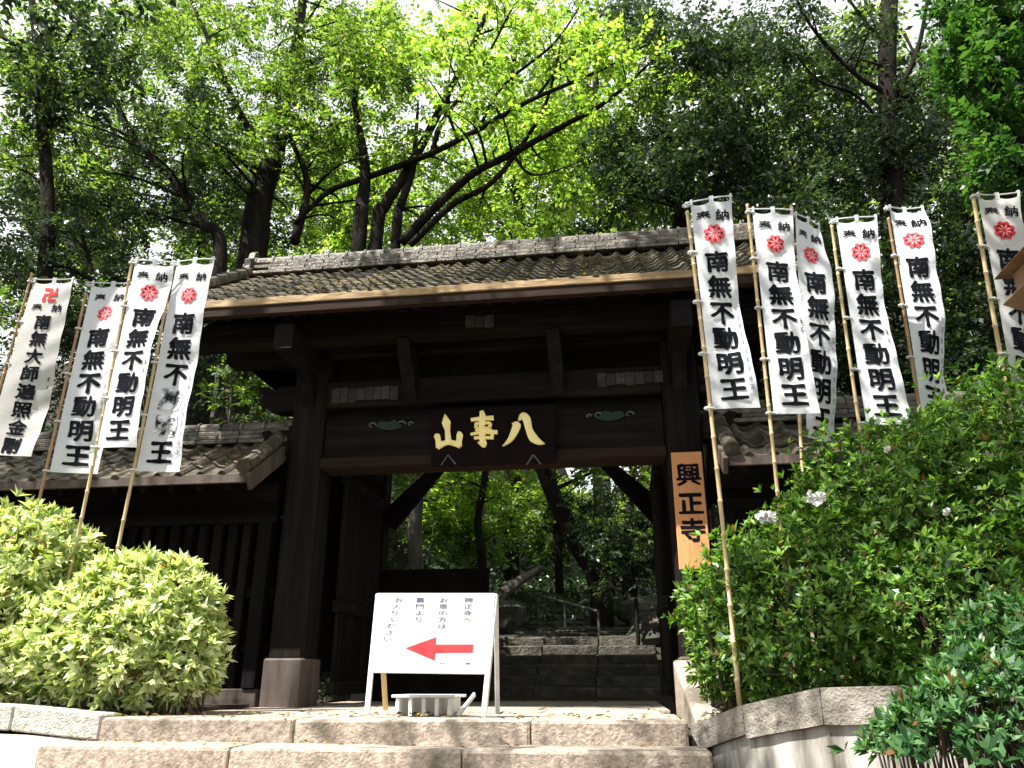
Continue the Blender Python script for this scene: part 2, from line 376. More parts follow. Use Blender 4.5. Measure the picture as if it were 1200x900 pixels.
# ------------------------------------------------------------------ roof tiles
def pantile(name='roof_tile', w=.225, l=.31, th=.018):
    prof = []
    for i in range(11):
        u = i/10
        if u < .62: z = -.018*math.sin(math.pi*u/.62)
        else: z = .034*math.sin(math.pi*(u-.62)/.38)
        prof.append((u*w*1.02, z))
    bm = bmesh.new(); top0=[]; top1=[]; bot0=[]; bot1=[]
    for x, z in prof:
        top0.append(bm.verts.new((x, 0, z+th))); top1.append(bm.verts.new((x, l, z+th*.4)))
        bot0.append(bm.verts.new((x, 0, z-.012)))
    for i in range(10):
        bm.faces.new((top0[i], top0[i+1], top1[i+1], top1[i]))
        bm.faces.new((bot0[i], bot0[i+1], top0[i+1], top0[i]))
    me = bpy.data.meshes.new(name); bm.to_mesh(me); bm.free(); me.materials.append(M['tile'])
    for p in me.polygons: p.use_smooth = False
    return me
TILE = pantile()
def tile_field(parent, x0, ncol, y0, z0, ang, nrow, w=.225, dy=.265, lift=.045, sag=0.0, name='roof_tile', mesh=None):
    c, s = math.cos(ang), math.sin(ang); base = wloc(parent)
    xm = x0 + ncol*w/2
    for r in range(nrow):
        for k in range(ncol):
            o = bpy.data.objects.new(name, mesh or TILE); COL.objects.link(o); o.parent = parent
            d = r*dy; xx = x0+k*w
            up = sag*((xx+w/2-xm)/(ncol*w/2))**2
            p = Vector((xx, y0 + d*c - lift*s, z0 + d*s + lift*c + up)) - base
            o.location = p + Vector((random.uniform(-.004,.004), random.uniform(-.006,.006), random.uniform(-.004,.004)))
            o.rotation_euler = (ang - R(3.5) + R(random.uniform(-.8,.8)), R(random.uniform(-.8,.8)), R(random.uniform(-.7,.7)))

# ------------------------------------------------------------------ the gate
gate = empty('temple_gate', (-1.32, 8.0, 0), 'weathered dark timber temple gate with grey tiled gable roof above the stone steps', 'gate')
XL, XR = -3.32, .66
for X in (XL, XR):
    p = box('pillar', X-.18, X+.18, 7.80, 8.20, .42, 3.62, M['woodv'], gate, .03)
    bm = bmesh.new(); add_box(bm, X-.205, X+.205, 7.765, 8.25, -.02, .44)
    bm_obj('pillar_foot', bm, M['base'], p, .02)
    box('rear_post', X-.15, X+.15, 10.3, 10.6, -.02, 3.35, M['woodv'], gate, .02)
    bar('tie_beam', (X,8.26,2.62), (X,10.28,2.62), .16, .28, M['wood'], gate)
    bar('tie_beam', (X,8.26,.42), (X,10.28,.42), .12, .2, M['wood'], gate)
    bar('roof_tie', (X,7.0,3.52), (X,11.4,3.52), .2, .28, M['wood'], gate)
    # plank side of the gate passage
    sgn = 1 if X > 0 else -1
    for k in range(9):
        y = 8.30+k*.218
        box('side_plank', X+sgn*.02-.02, X+sgn*.02+.02, y, y+.212, .53, 2.46, M['woodv'], gate, .004)
# open door leaves with slats, folded back along the passage
for X, s in ((XL+.27, 1), (XR-.27, -1)):
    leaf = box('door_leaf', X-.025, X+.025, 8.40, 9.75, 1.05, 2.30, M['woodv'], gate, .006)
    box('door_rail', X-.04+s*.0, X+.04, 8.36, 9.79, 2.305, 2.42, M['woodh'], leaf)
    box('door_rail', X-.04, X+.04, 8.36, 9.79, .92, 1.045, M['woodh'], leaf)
    box('door_rail', X-.04, X+.04, 8.36, 9.79, .10, .22, M['woodh'], leaf)
    for k in range(12):
        y = 8.42+k*.115
        box('door_slat', X-.02, X+.02, y, y+.05, .222, .918, M['woodv'], leaf, .004)
# front beams
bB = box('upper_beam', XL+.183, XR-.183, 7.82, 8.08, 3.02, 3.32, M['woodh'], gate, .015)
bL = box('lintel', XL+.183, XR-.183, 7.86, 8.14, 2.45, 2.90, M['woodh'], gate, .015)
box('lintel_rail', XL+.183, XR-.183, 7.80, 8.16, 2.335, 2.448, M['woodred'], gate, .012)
box('panel_strip', XL+.183, XR-.183, 7.96, 8.02, 2.902, 3.018, M['wood'], gate, .004)
for k in range(11):
    x0 = XL+.24+k*.317
    box('wall_panel', x0, x0+.31, 8.0, 8.04, 3.322, 3.60, M['wood'], gate, .004)
bA = box('eave_beam', -4.55, 1.95, 7.34, 7.56, 3.60, 3.86, M['woodh'], gate, .015)
box('head_beam', -4.4, 1.8, 7.86, 8.14, 3.625, 3.93, M['woodh'], gate, .015)
for X in (XL, -2.18, -.60, XR):
    bm = bmesh.new()
    add_hex(bm, [(X-.07,7.60,3.30),(X+.07,7.60,3.30),(X+.07,7.80,3.02),(X-.07,7.80,3.02),(X-.07,7.33,3.59),(X+.07,7.33,3.59),(X+.07,7.80,3.59),(X-.07,7.80,3.59)])
    bm_obj('bracket', bm, M['woodv'], gate, .012)
    bar('bracket_arm', (X,7.1,3.45) if False else (X,7.28,3.905), (X,9.0,3.905), .14, .08, M['wood'], gate)
# carved beam noses sticking out past the pillars
for X, s in ((XL-.195, -1), (XR+.195, 1)):
    for z, L in ((3.17,.42), (2.66,.34)):
        bm = bmesh.new(); pts = []
        prof = [(0,-.14),(L*.5,-.15),(L*.8,-.10),(L,-.02),(L*.92,.05),(L*1.05,.13),(L*.8,.15),(L*.6,.09),(L*.45,.14),(0,.14)]
        f0 = [bm.verts.new((X+s*a, 7.88, z+b)) for a, b in prof]; f1 = [bm.verts.new((X+s*a, 8.08, z+b)) for a, b in prof]
        bm.faces.new(f0); bm.faces.new(f1[::-1])
        for i in range(len(prof)): bm.faces.new((f0[i], f0[(i+1)%len(prof)], f1[(i+1)%len(prof)], f1[i]))
        bm_obj('beam_nose', bm, M['woodh'], gate)
# faded votive paper slips stuck to the beams
def slips(parent, xa, xb, z0, z1, y, n):
    w = (xb-xa)/n
    for k in range(n):
        h = random.uniform(.0, .03)
        box('paper_slip', xa+k*w+.004, xa+(k+1)*w-.004, y-.004, y-.001, z0+h, z1-random.uniform(0,.03), M['paper'], parent, 0)
slips(bB, at(388,470,7.82).x, at(466,470,7.82).x, 3.06, 3.24, 7.82, 8)
slips(bB, at(700,455,7.82).x, at(778,455,7.82).x, 3.10, 3.27, 7.82, 7)
slips(bA, at(545,380,7.34).x, at(579,380,7.34).x, 3.64, 3.79, 7.34, 3)
# painted cloud carvings on the lintel
def carving(cx, s):
    for k, (dx, r) in enumerate(((-.20,.045),(-.10,.035),(.12,.05),(.22,.03))):
        bm = bmesh.new(); pts = [(cx+s*dx+r*(1-t*.6)*math.cos(t*5), 7.845, 2.80+r*(1-t*.6)*math.sin(t*5)*.8) for t in np.linspace(0,1,10)]
        add_tube(bm, pts, [.013*(1-.6*t) for t in np.linspace(0,1,10)], 6)
        bm_obj('cloud_carving', bm, M['paint_pale'], bL)
    bm = bmesh.new()
    pr = [(-.16,0),(-.10,.05),(-.02,.035),(.05,.06),(.10,.02),(.13,-.03),(.02,-.055),(-.09,-.04)]
    f0 = [bm.verts.new((cx+s*a, 7.83, 2.79+b)) for a, b in pr]; f1 = [bm.verts.new((cx+s*a, 7.86, 2.79+b)) for a, b in pr]
    bm.faces.new(f0); bm.faces.new(f1[::-1])
    for i in range(8): bm.faces.new((f0[i], f0[(i+1)%8], f1[(i+1)%8], f1[i]))
    bm_obj('leaf_carving', bm, M['paint_green'], bL)
carving(at(457,497,7.84).x, 1); carving(at(715,490,7.84).x, -1)
# rear frame of the gate
bar('rear_beam', (XL+.15,10.45,3.18), (XR-.15,10.45,3.18), .2, .3, M['woodh'], gate)
for X, s in ((XL+.15,1), (XR-.15,-1)):
    bar('knee_brace', (X,10.45,2.25), (X+s*.75,10.45,3.04), .12, .3, M['wood'], gate, h2=.14)
box('rear_panel', XL+.16, -1.75, 10.40, 10.47, -.02, 1.62, M['wood'], gate, .01)
# roof
RX0, RX1, EY, EZ, RY, RZ = -4.82, 1.93, 6.90, 3.84, 9.05, 5.33
ang = math.atan2(RZ-EZ, RY-EY); SL = math.hypot(RZ-EZ, RY-EY); ca, sa = math.cos(ang), math.sin(ang)
roof = bmesh.new()
def slab(bm, x0, x1, y0, z0, y1, z1, th):
    add_hex(bm, [(x0,y0,z0-th),(x1,y0,z0-th),(x1,y1,z1-th),(x0,y1,z1-th),(x0,y0,z0),(x1,y0,z0),(x1,y1,z1),(x0,y1,z1)])
slab(roof, RX0, RX1, EY, EZ, RY, RZ, .06)
slab(roof, RX0, RX1, RY+.002, RZ, 2*RY-EY, EZ, .06)
roof = bm_obj('roof', roof, M['woodred'], gate)
tile_field(roof, RX0, 30, EY+.0, EZ-.01, ang, 10)
bm = bmesh.new()
n = 25
for k in range(n*6+1): pass
prof = [(k*.27/5, .05+ (-.03*math.sin(math.pi*(k/5)/.62) if k/5<.62 else .045*math.sin(math.pi*(k/5-.62)/.38))) for k in range(5)]
pp = [(RX0+c*.27+a, b) for c in range(n) for a, b in prof]
r0 = [bm.verts.new((x, 2*RY-EY+.05, EZ+z)) for x, z in pp]; r1 = [bm.verts.new((x, RY, RZ+z)) for x, z in pp]
for i in range(len(pp)-1): bm.faces.new((r0[i], r0[i+1], r1[i+1], r1[i]))
bm_obj('rear_tile_slope', bm, M['tile'], roof)
# eave boards
box('fascia_board', RX0, RX1, EY-.045, EY-.003, EZ-.02, EZ+.06, M['fascia'], roof, .006)
box('eave_board', RX0+.02, RX1-.02, EY-.03, EY+.05, EZ-.12, EZ-.023, M['woodred'], roof, .006)
for k in range(27):
    x = RX0+.12+k*.25
    bm = bmesh.new(); add_bar(bm, (x, EY+.08, EZ-.10+.02), (x, RY-.1, RZ-.14), .07, .09)
    bm_obj('rafter', bm, M['wood'], roof)
for X, nm in ((RX0-.03, 'verge_board'), (RX1+.03, 'verge_board')):
    bar(nm, (X, EY-.06, EZ-.06), (X, RY, RZ-.05), .05, .22, M['woodh'], roof, up=Vector((0,-sa,ca)))
    bar(nm, (X, 2*RY-EY+.06, EZ-.06), (X, RY+.003, RZ-.05), .05, .22, M['woodh'], roof, up=Vector((0,sa,ca)))
for X in (-4.55, 1.68):   # gable infill
    bm = bmesh.new(); f = [bm.verts.new(p) for p in ((X,7.5,3.9),(X,10.6,3.9),(X,RY,RZ-.15))]; bm.faces.new(f)
    g2 = bmesh.ops.extrude_face_region(bm, geom=bm.faces[:])
    for v in [e for e in g2['geom'] if isinstance(e, bmesh.types.BMVert)]: v.co.x += .04
    bm_obj('gable_board', bm, M['wood'], roof)
# verge roll tiles down the gable edge
VERGE = bmesh.new(); add_tube(VERGE, [(0,0,0),(0,.31,0)], [.075,.066], 10)
vm = bpy.data.meshes.new('verge_tile'); VERGE.to_mesh(vm); VERGE.free(); vm.materials.append(M['tile'])
for X in (RX0-.0, RX1):
    for r in range(10):
        o = link('verge_tile', vm, roof, None, Vector((X, EY-.05+r*.265*ca-.06*sa, EZ+r*.265*sa+.085+.03)) - wloc(roof), (ang-R(3),0,0))
# ridge: stacked flat tiles, round cap tiles, end ornaments
RT = bmesh.new(); add_box(RT, 0, .50, -.17, .17, 0, .045); bmesh.ops.bevel(RT, geom=list(RT.edges), offset=.006, segments=1, affect='EDGES')
rtm = bpy.data.meshes.new('ridge_tile'); RT.to_mesh(rtm); RT.free(); rtm.materials.append(M['tile'])
CP = bmesh.new(); add_tube(CP, [(0,0,0),(.03,0,0),(.03,0,0),(.265,0,0)], [.10,.10,.085,.082], 12)
cpm = bpy.data.meshes.new('ridge_cap'); CP.to_mesh(cpm); CP.free(); cpm.materials.append(M['tile'])
def ridge(parent, x0, x1, y, z, layers, thick=1.0, sag=0.0):
    n = max(1, int(round((x1-x0)/.505))); st = (x1-x0)/n; xm = (x0+x1)/2; base = wloc(parent)
    up = lambda x: sag*((x-xm)/((x1-x0)/2))**2
    for l in range(layers):
        for k in range(n):
            o = link('ridge_tile', rtm, parent, None, Vector((x0+k*st+(st*.5 if l%2 and k<n-1 else 0), y, z+l*.052+up(x0+(k+.5)*st)))-base)
            o.scale = (st/.505*.99, thick*(1-.10*l), 1); o.rotation_euler = (R(random.uniform(-1,1)),0,0)
    m2 = int((x1-x0)/.255)
    for k in range(m2):
        x = x0+k*(x1-x0)/m2
        link('ridge_cap', cpm, parent, None, Vector((x, y, z+layers*.052+.03+up(x)))-base, (0, R(random.uniform(-1,1)), R(random.uniform(-1,1))))
ridge(roof, RX0+.02, RX1-.02, RY, RZ+.02, 4, 1.0, .0)
def ornament(parent, x, y, z, s, mt=1.0):
    bm = bmesh.new()
    prof = [(-.20,-.02),(-.23,.10),(-.17,.20),(-.19,.30),(-.10,.33),(-.07,.44),(0,.50),(.07,.44),(.10,.33),(.19,.30),(.17,.20),(.23,.10),(.20,-.02)]
    f0 = [bm.verts.new((x-.05*s, y+a*mt, z+b*mt)) for a, b in prof]; f1 = [bm.verts.new((x+.05*s, y+a*mt*.9, z+b*mt)) for a, b in prof]
    bm.faces.new(f0); bm.faces.new(f1[::-1])
    for i in range(len(prof)): bm.faces.new((f0[i], f0[(i+1)%len(prof)], f1[(i+1)%len(prof)], f1[i]))
    add_tube(bm, [(x-.02*s,y,z+.22*mt),(x+.12*s,y,z+.24*mt)], .085*mt, 10)
    bm_obj('ridge_ornament', bm, M['tile'], parent, .01)
ornament(roof, RX0-.02, RY, RZ-.04, -1); ornament(roof, RX1+.02, RY, RZ-.04, 1)

# ------------------------------------------------------------------ roofed side walls
def wing(x0, x1, label, end, slats):
    ey, ez, ry, rz = 7.22, 2.10, 8.02, 2.66
    w = empty('side_wall', ((x0+x1)/2, 8.0, 0), label, 'wall')
    an = math.atan2(rz-ez, ry-ey); c, s = math.cos(an), math.sin(an)
    bm = bmesh.new(); slab(bm, x0, x1, ey, ez, ry, rz, .05); slab(bm, x0, x1, ry+.002, rz, 2*ry-ey, ez, .05)
    rf = bm_obj('roof', bm, M['woodred'], w)
    nc = int(round((x1-x0)/.225))
    tile_field(rf, x0, nc, ey-.0, ez, an, 4, w=(x1-x0)/nc)
    ridge(rf, x0+.02, x1-.02, ry, rz+.02, 3, .8)
    ornament(rf, x1+.01 if end > 0 else x0-.01, ry, rz-.02, end, .7)
    box('fascia_board', x0, x1, ey-.035, ey-.003, ez-.045, ez+.05, M['fascia'] if False else M['base'], rf, .005)
    xe = x1+.025 if end > 0 else x0-.025
    bar('verge_board', (xe, ey-.05, ez-.05), (xe, ry, rz-.04), .045, .16, M['base'], rf, up=Vector((0,-s,c)))
    bar('verge_board', (xe, 2*ry-ey+.05, ez-.05), (xe, ry+.003, rz-.04), .045, .16, M['base'], rf, up=Vector((0,s,c)))
    for k in range(4):
        link('verge_tile', vm, rf, None, Vector((x1-.04 if end > 0 else x0+.04, ey-.04+k*.265*c-.05*s, ez+k*.265*s+.10))-wloc(rf), (an-R(3),0,0))
    xx = x0+.15
    while xx < x1:
        bm = bmesh.new(); add_bar(bm, (xx, ey+.02, ez-.07), (xx, ry-.04, rz-.10), .055, .07); bm_obj('rafter', bm, M['wood'], rf); xx += .3
    box('top_beam', x0, x1, 7.90, 8.10, 2.02, 2.22, M['woodh'], w)
    bar('purlin', (x0,7.5,2.22), (x1,7.5,2.22), .12, .1, M['woodh'], w)
    box('rail', x0, x1, 7.93, 8.07, 1.80, 1.92, M['woodh'], w)
    box('head_panel', x0, x1, 7.98, 8.02, 1.922, 2.018, M['wood'], w, 0)
    box('sill_beam', x0, x1, 7.90, 8.10, -.02, .16, M['base'] if slats else M['woodh'], w)
    p = x0+.05
    while p < x1:
        box('post', p-.07, p+.07, 7.88, 8.12, .162, 1.798, M['woodv'], w); p += 1.78
    if slats:
        for z in (1.04, .50): box('rail', x0, x1, 8.035, 8.085, z, z+.09, M['woodh'], w, .004)
        k = 0; x = x1-.16
        while x > x0+.1:
            box('slat', x-.045, x+.045, 7.965, 8.03, .162, 1.798, M['woodv'], w, .006); x -= .165
        box('dark_backing', x0, x1, 8.20, 8.24, -.02, 1.9, M['wood'], w, 0)  # dark sheet added so the gaps between slats read black
    else:
        x = x0+.13
        while x < x1-.2:
            box('wall_plank', x, x+.195, 7.97, 8.01, .162, 1.798, M['woodv'], w, .004); x += .2
    return w
wing(-9.1, -3.62, 'slatted timber side wall with tiled coping roof behind the left flags', 1, True)
wing(.98, 6.2, 'tiled timber side wall behind the right flags and green azalea', -1, False)

# ------------------------------------------------------------------ lettering
_gc = {}
def glyph(ch, off=.0, ext=0.0, cutn=3):
    k = (ch, off, ext, cutn)
    if k in _gc: return _gc[k]
    c = bpy.data.curves.new('t', 'FONT'); c.body = ch; c.offset = off; c.extrude = ext; c.resolution_u = 3
    o = bpy.data.objects.new('t', c); COL.objects.link(o); bpy.context.view_layer.update()
    me = bpy.data.meshes.new_from_object(o.evaluated_get(bpy.context.evaluated_depsgraph_get()))
    bpy.data.objects.remove(o); bpy.data.curves.remove(c)
    bm = bmesh.new(); bm.from_mesh(me); bpy.data.meshes.remove(me)
    bmesh.ops.remove_doubles(bm, verts=bm.verts, dist=1e-5)
    if cutn:
        for ax in ((1,0,0), (0,1,0)):
            for i in range(1, cutn+1):
                q = i/(cutn+1)
                bmesh.ops.bisect_plane(bm, geom=bm.verts[:]+bm.edges[:]+bm.faces[:], plane_co=(q, q-.12, 0), plane_no=ax)
    vs = [v.co.copy() for v in bm.verts]; bm.verts.index_update()
    fs = [[v.index for v in f.verts] for f in bm.faces]; bm.free()
    vs = [Vector((v.x-.5, v.y-.38, v.z)) for v in vs]
    _gc[k] = (vs, fs); return _gc[k]
def put(bm, ch, fn, off=.028, cutn=3):
    """heavy brush weight: the outline laid down several times, slightly shifted, each layer a hair above the last"""
    vs, fs = glyph(ch, .004, 0, cutn)
    if off < .006: sh = [(0,0)]
    else: sh = [(off*a, off*b) for a, b in ((0,0),(1,.35),(-1,-.35),(.35,-1),(-.35,1),(.8,-.6),(-.8,.6))]
    c0 = fn(0,0); ex = (fn(.2,0)-c0); ey = (fn(0,.2)-c0); nl = ex.cross(ey); nl = nl.normalized() if nl.length > 0 else Vector((0,-1,0))
    if nl.y > 0: nl = -nl
    for k, (dx, dy) in enumerate(sh):
        lift = nl*(.00025*k)
        # strokes swell and thin a little, like a brush
        nv = [bm.verts.new(fn(v.x+dx*(1+.5*math.sin(v.y*9+v.x*5)), v.y+dy*(1+.5*math.sin(v.x*8-v.y*4)))+lift) for v in vs]
        for f in fs:
            try: bm.faces.new([nv[i] for i in f])
            except ValueError: pass
def cleanup(bm): bmesh.ops.recalc_face_normals(bm, faces=bm.faces)

# ------------------------------------------------------------------ banners
def banner(i, foot, top, Wd, L, label, group, text='南無不動明王', manji=False, cloth='cloth', pole='bamboo', phase=0.0, amp=.035, turn=0.0, drift=0.0, poleR=.013):
    foot = Vector(foot); top = Vector(top); amp = amp*.8
    root = empty('banner', foot, label, 'banner', group)
    pd = (top-foot).normalized()              # pole direction
    # pole with nodes
    bm = bmesh.new(); PL = (top-foot).length + .06; pts = []; rad = []
    z = 0; k = 0
    while z < PL:
        r = poleR*(1.12-.25*z/PL); bow = Vector((math.sin(phase*3)*.02, .01, 0))*math.sin(math.pi*z/PL)
        for dz, f in ((0,1.0),(.19,1.0),(.195,1.22),(.205,1.22),(.21,1.0)):
            if z+dz < PL: pts.append(foot+pd*(z+dz)+bow*1.0); rad.append(r*f)
        z += .215
    add_tube(bm, pts, rad, 8)
    bm_obj('pole', bm, M[pole], root, smooth=True)
    side = Vector((math.cos(turn), math.sin(turn), 0)); side = (side - pd*side.dot(pd)).normalized()
    nrm = side.cross(pd).normalized()
    if nrm.y > 0: nrm = -nrm                   # towards the viewer's side
    gap = .035
    def surf(u, v, lift=0.0):
        sag = 0.0
        if v < .03: sag = 0
        wv = amp*(u+.15)*math.sin(v*6.3*(.9+.1*math.sin(i)) + phase + u*1.6) + amp*.45*u*math.sin(v*13+phase*2.3+u*2.5)
        sl = drift*v*v*u
        wv += .10*Wd*u*math.sin(v*3.0+phase*1.7) + .006*math.sin(v*41+phase*5+u*6)*u
        pinch = 1 - .05*u*math.sin(math.pi*v)*(1+math.sin(phase))
        return top - pd*(v*L+.03) + side*(gap+u*Wd*pinch+sl) + nrm*(wv+lift) 
    nu, nv = 14, 56
    bm = bmesh.new(); G = []
    for b in range(nv+1):
        row = []
        for a in range(nu+1):
            u = a/nu; v = b/nv
            if b == 0:
                q = (u*2) % 1 if u < 1 else 0
                v = .016*math.sin(math.pi*q)**.7 if 0 < q < 1 else 0
            row.append(bm.verts.new(surf(u, v)))
        G.append(row)
    for b in range(nv):
        for a in range(nu): bm.faces.new((G[b][a], G[b][a+1], G[b+1][a+1], G[b+1][a]))
    bmesh.ops.recalc_face_normals(bm, faces=bm.faces)
    me = bpy.data.meshes.new('cloth'); bm.to_mesh(me); bm.free()
    for p in me.polygons: p.use_smooth = True
    cl = link('cloth', me, root, M[cloth])
    # lettering
    LF = .005
    def cell(uc, vc, w, h, lift=LF):
        return lambda x, y: surf(uc + x*w/Wd, vc - y*h/L, lift)
    bm = bmesh.new()
    if manji: em_v, dv, start, end = .085, .165, .25, .945
    else: em_v, dv, start, end = .170, .078, .31, .915
    bm.free()
    def one(ch, fn, off):
        bm = bmesh.new(); put(bm, ch, fn, off*random.uniform(.85,1.15)); cleanup(bm); bm_obj('character', bm, M['inkglare'] if (i == 6 and ch in '動明') else M['ink'], cl)
    for ch, u in (('奉',.27), ('納',.75)): one(ch, cell(u, dv, .108, .092), .016)
    n = len(text); hh = (end-start)/(n-1)*L*.90
    for k, ch in enumerate(text):
        v = start + (end-start)*k/(n-1)
        one(ch, cell(.50, v, min(.225, Wd*.62) if not manji else .165, hh), .034)
    # small donor line at the free edge: short brush ticks, too blurred to read
    bm = bmesh.new()
    rr = random.Random(i)
    for k in range(2 if i % 2 else 9):
        v0 = .56+k*.043
        for q in range(3):
            uc = .90+rr.uniform(-.02,.02); w = rr.uniform(.012,.028); h = .005
            vv = v0+q*.009
            f = [bm.verts.new(surf(uc+a*w/Wd, vv+b*h/L, LF)) for a, b in ((-.5,-.5),(.5,-.5),(.5,.5),(-.5,.5))]
            bm.faces.new(f)
        f = [bm.verts.new(surf(.90+a*.006/Wd, v0+.009+b*.030/L, LF+.001)) for a, b in ((-.5,-.5),(.5,-.5),(.5,.5),(-.5,.5))]
        bm.faces.new(f)
    cleanup(bm); tag(bm_obj('donor_marks', bm, M['ink'] if i % 2 else M['inkfade'], cl), kind='stuff')
    # crest
    bm = bmesh.new()
    if manji:
        put(bm, '卍', cell(.52, em_v, .165, .165), .05)
        em = bm_obj('emblem', bm, M['red'], cl)
    else:
        rad0 = .073
        def disc(cx, cy, r, lift, seg=14, sq=1.0):
            c = bm.verts.new(surf(.5+cx/Wd, em_v+cy/L, lift)); ring = [bm.verts.new(surf(.5+(cx+r*math.cos(2*math.pi*q/seg))/Wd, em_v+(cy+r*math.sin(2*math.pi*q/seg))/L, lift)) for q in range(seg)]
            for q in range(seg): bm.faces.new((c, ring[q], ring[(q+1)%seg]))
        disc(0, 0, rad0*.82, LF, 20)
        for q in range(8):
            a = 2*math.pi*(q+.5)/8; disc(rad0*.80*math.cos(a), rad0*.80*math.sin(a), rad0*.30, LF+.0008, 10)
        em = bm_obj('emblem', bm, M['red'] if poleR > .0135 else M['pink'], cl)
        bm = bmesh.new()
        for q in range(8):
            a = 2*math.pi*q/8; ux, uy = math.cos(a), math.sin(a)
            disc(rad0*.74*ux, rad0*.74*uy, .0085, LF+.002, 6)
        cleanup(bm); tag(bm_obj('emblem_dots', bm, M['ink'], cl), kind='stuff')
        bm = bmesh.new()
        for q in range(8):
            a = 2*math.pi*(q+.5)/8; ux, uy = math.cos(a), math.sin(a); r0, r1 = rad0*.22, rad0*.60; w = .0028
            f = [bm.verts.new(surf(.5+(ux*r-uy*w*s)/Wd, em_v+(uy*r+ux*w*s)/L, LF+.002)) for r, s in ((r0,-1),(r1,-1),(r1,1),(r0,1))]
            bm.faces.new(f)
        cleanup(bm); tag(bm_obj('emblem_spokes', bm, M['cloth'], cl), kind='stuff')
    # loops tying the cloth to the pole
    for k in range(5):
        v = .004 + k*.2475
        c0 = top - pd*(v*L+.03); rr2 = poleR*1.35
        bm = bmesh.new()
        pts = [c0 + side*(rr2*math.cos(a)) + nrm*(rr2*math.sin(a)) for a in np.linspace(0.5, 5.8, 9)]
        P = [surf(.03, max(v,.005))] + pts + [surf(.03, max(v,.005)+.002)]
        add_tube(bm, P, .009, 5)
        bm_obj('tie_loop', bm, M[cloth], root)
    # top cross bar with three tabs
    bm = bmesh.new(); y = -.012; add_tube(bm, [surf(-.13, y), surf(.25, y), surf(.5, y), surf(.75, y), surf(1.02, y)], .006, 6)
    cb = bm_obj('cross_bar', bm, M[cloth], root)
    for u in (.0, .5, 1.0):
        bm = bmesh.new()
        a0 = max(0, u-.05); a1 = min(1, u+.05)
        q = [surf(a0,.014,.0012), surf(a1,.014,.0012), surf(a1,-.022,.008), surf(a0,-.022,.008)]
        q2 = [surf(a0,.014,-.0012), surf(a1,.014,-.0012), surf(a1,-.022,-.008), surf(a0,-.022,-.008)]
        bm.faces.new([bm.verts.new(p) for p in q]); bm.faces.new([bm.verts.new(p) for p in q2])
        t = [bm.verts.new(p) for p in (q[3], q[2], q2[2], q2[3])]; bm.faces.new(t)
        bm_obj('top_tab', bm, M[cloth], root)
    return root
GR, GL = 'white prayer flags on the right of the gate', 'white prayer flags on the left of the gate'
def spec(tpx, tpy, bpx, bpy, Y, bY=None):
    return at(bpx, bpy, bY or Y), at(tpx, tpy, Y)
def bl(fpx, fpy, tpx, tpy, endpy, Y, foot_z=None):
    """foot and top of a pole at depth Y and the cloth length that ends at photo row endpy"""
    f = at(fpx, fpy, Y); t = at(tpx, tpy, Y); s = (endpy-tpy)/(fpy-tpy); e = at(fpx+(tpx-fpx)*(1-s), endpy, Y)
    L = (t-e).length
    if foot_z is not None:
        d = (t-f).normalized(); f = f - d*((f.z-foot_z)/d.z)
    return f, t, L
specs = [
 # foot px, top px, cloth end row, Y, width px, label, options
 (866,818, 803,236, 475, 5.15, 52, 'nearest right flag, alone with its pole planted at the wall coping', GR, dict(phase=.6, amp=.05, drift=.02, turn=R(4)), .03),
 (910,572, 876,244, 481, 5.75, 54, 'white flag overlapping the flag behind it, second along the right row', GR, dict(phase=2.2, amp=.03, turn=R(4)), .0),
 (944,560, 928,248, 507, 6.15, 40, 'narrow looking flag partly hidden behind its neighbour, hanging lowest on the right', GR, dict(phase=3.6, amp=.045, turn=R(28)), .0),
 (1010,500, 974,256, 493, 5.9, 52, 'flat fully readable flag in the middle of the right row', GR, dict(phase=1.3, amp=.025, turn=R(3), drift=.03), .05),
 (1078,500, 1038,240, 480, 6.2, 44, 'creased flag with folded crest and brown pole, right of the flat one', GR, dict(phase=4.6, amp=.07, turn=R(14), pole='polebrown', drift=.03), .05),
 (1180,445, 1140,226, 480, 5.6, 52, 'flag with deep red crest at right edge behind the wooden lantern', GR, dict(phase=5.4, amp=.05, turn=R(10), poleR=.016, cloth='clothold'), .05),
 (137,640, 204,306, 548, 6.0, 47, 'brightest flag closest to the gate, rightmost of the left row', GL, dict(phase=.9, amp=.04, turn=R(4)), -.02),
 (80,668, 155,304, 521, 5.85, 44, 'highest flag of the left row with pole showing below it', GL, dict(phase=2.7, amp=.035, turn=R(4), pole='bamboo'), -.02),
 (42,602, 104,330, 549, 6.05, 48, 'flag half covered by the taller one beside it on the left', GL, dict(phase=4.1, amp=.04, turn=R(6), pole='polebrown'), -.02),
 (-20,520, 36,326, 528, 6.3, 48, 'greyed flag with red square fylfot crest at left edge', GL, dict(phase=5.2, amp=.035, turn=R(8), manji=True, text='南無大師遍照金剛', cloth='clothold', pole='polebrown'), -.02),
]
for i, (fx, fy, tx, ty, ey_, Y, wpx, lab, grp, kw, fz) in enumerate(specs):
    f, t, L = bl(fx, fy, tx, ty, ey_, Y, fz)
    Wd = (at(tx+wpx, ty, Y) - at(tx, ty, Y)).length / max(.6, math.cos(kw.get('turn', 0)*1.2)) - .03
    banner(i, f, t, Wd, L, lab, grp, **kw)

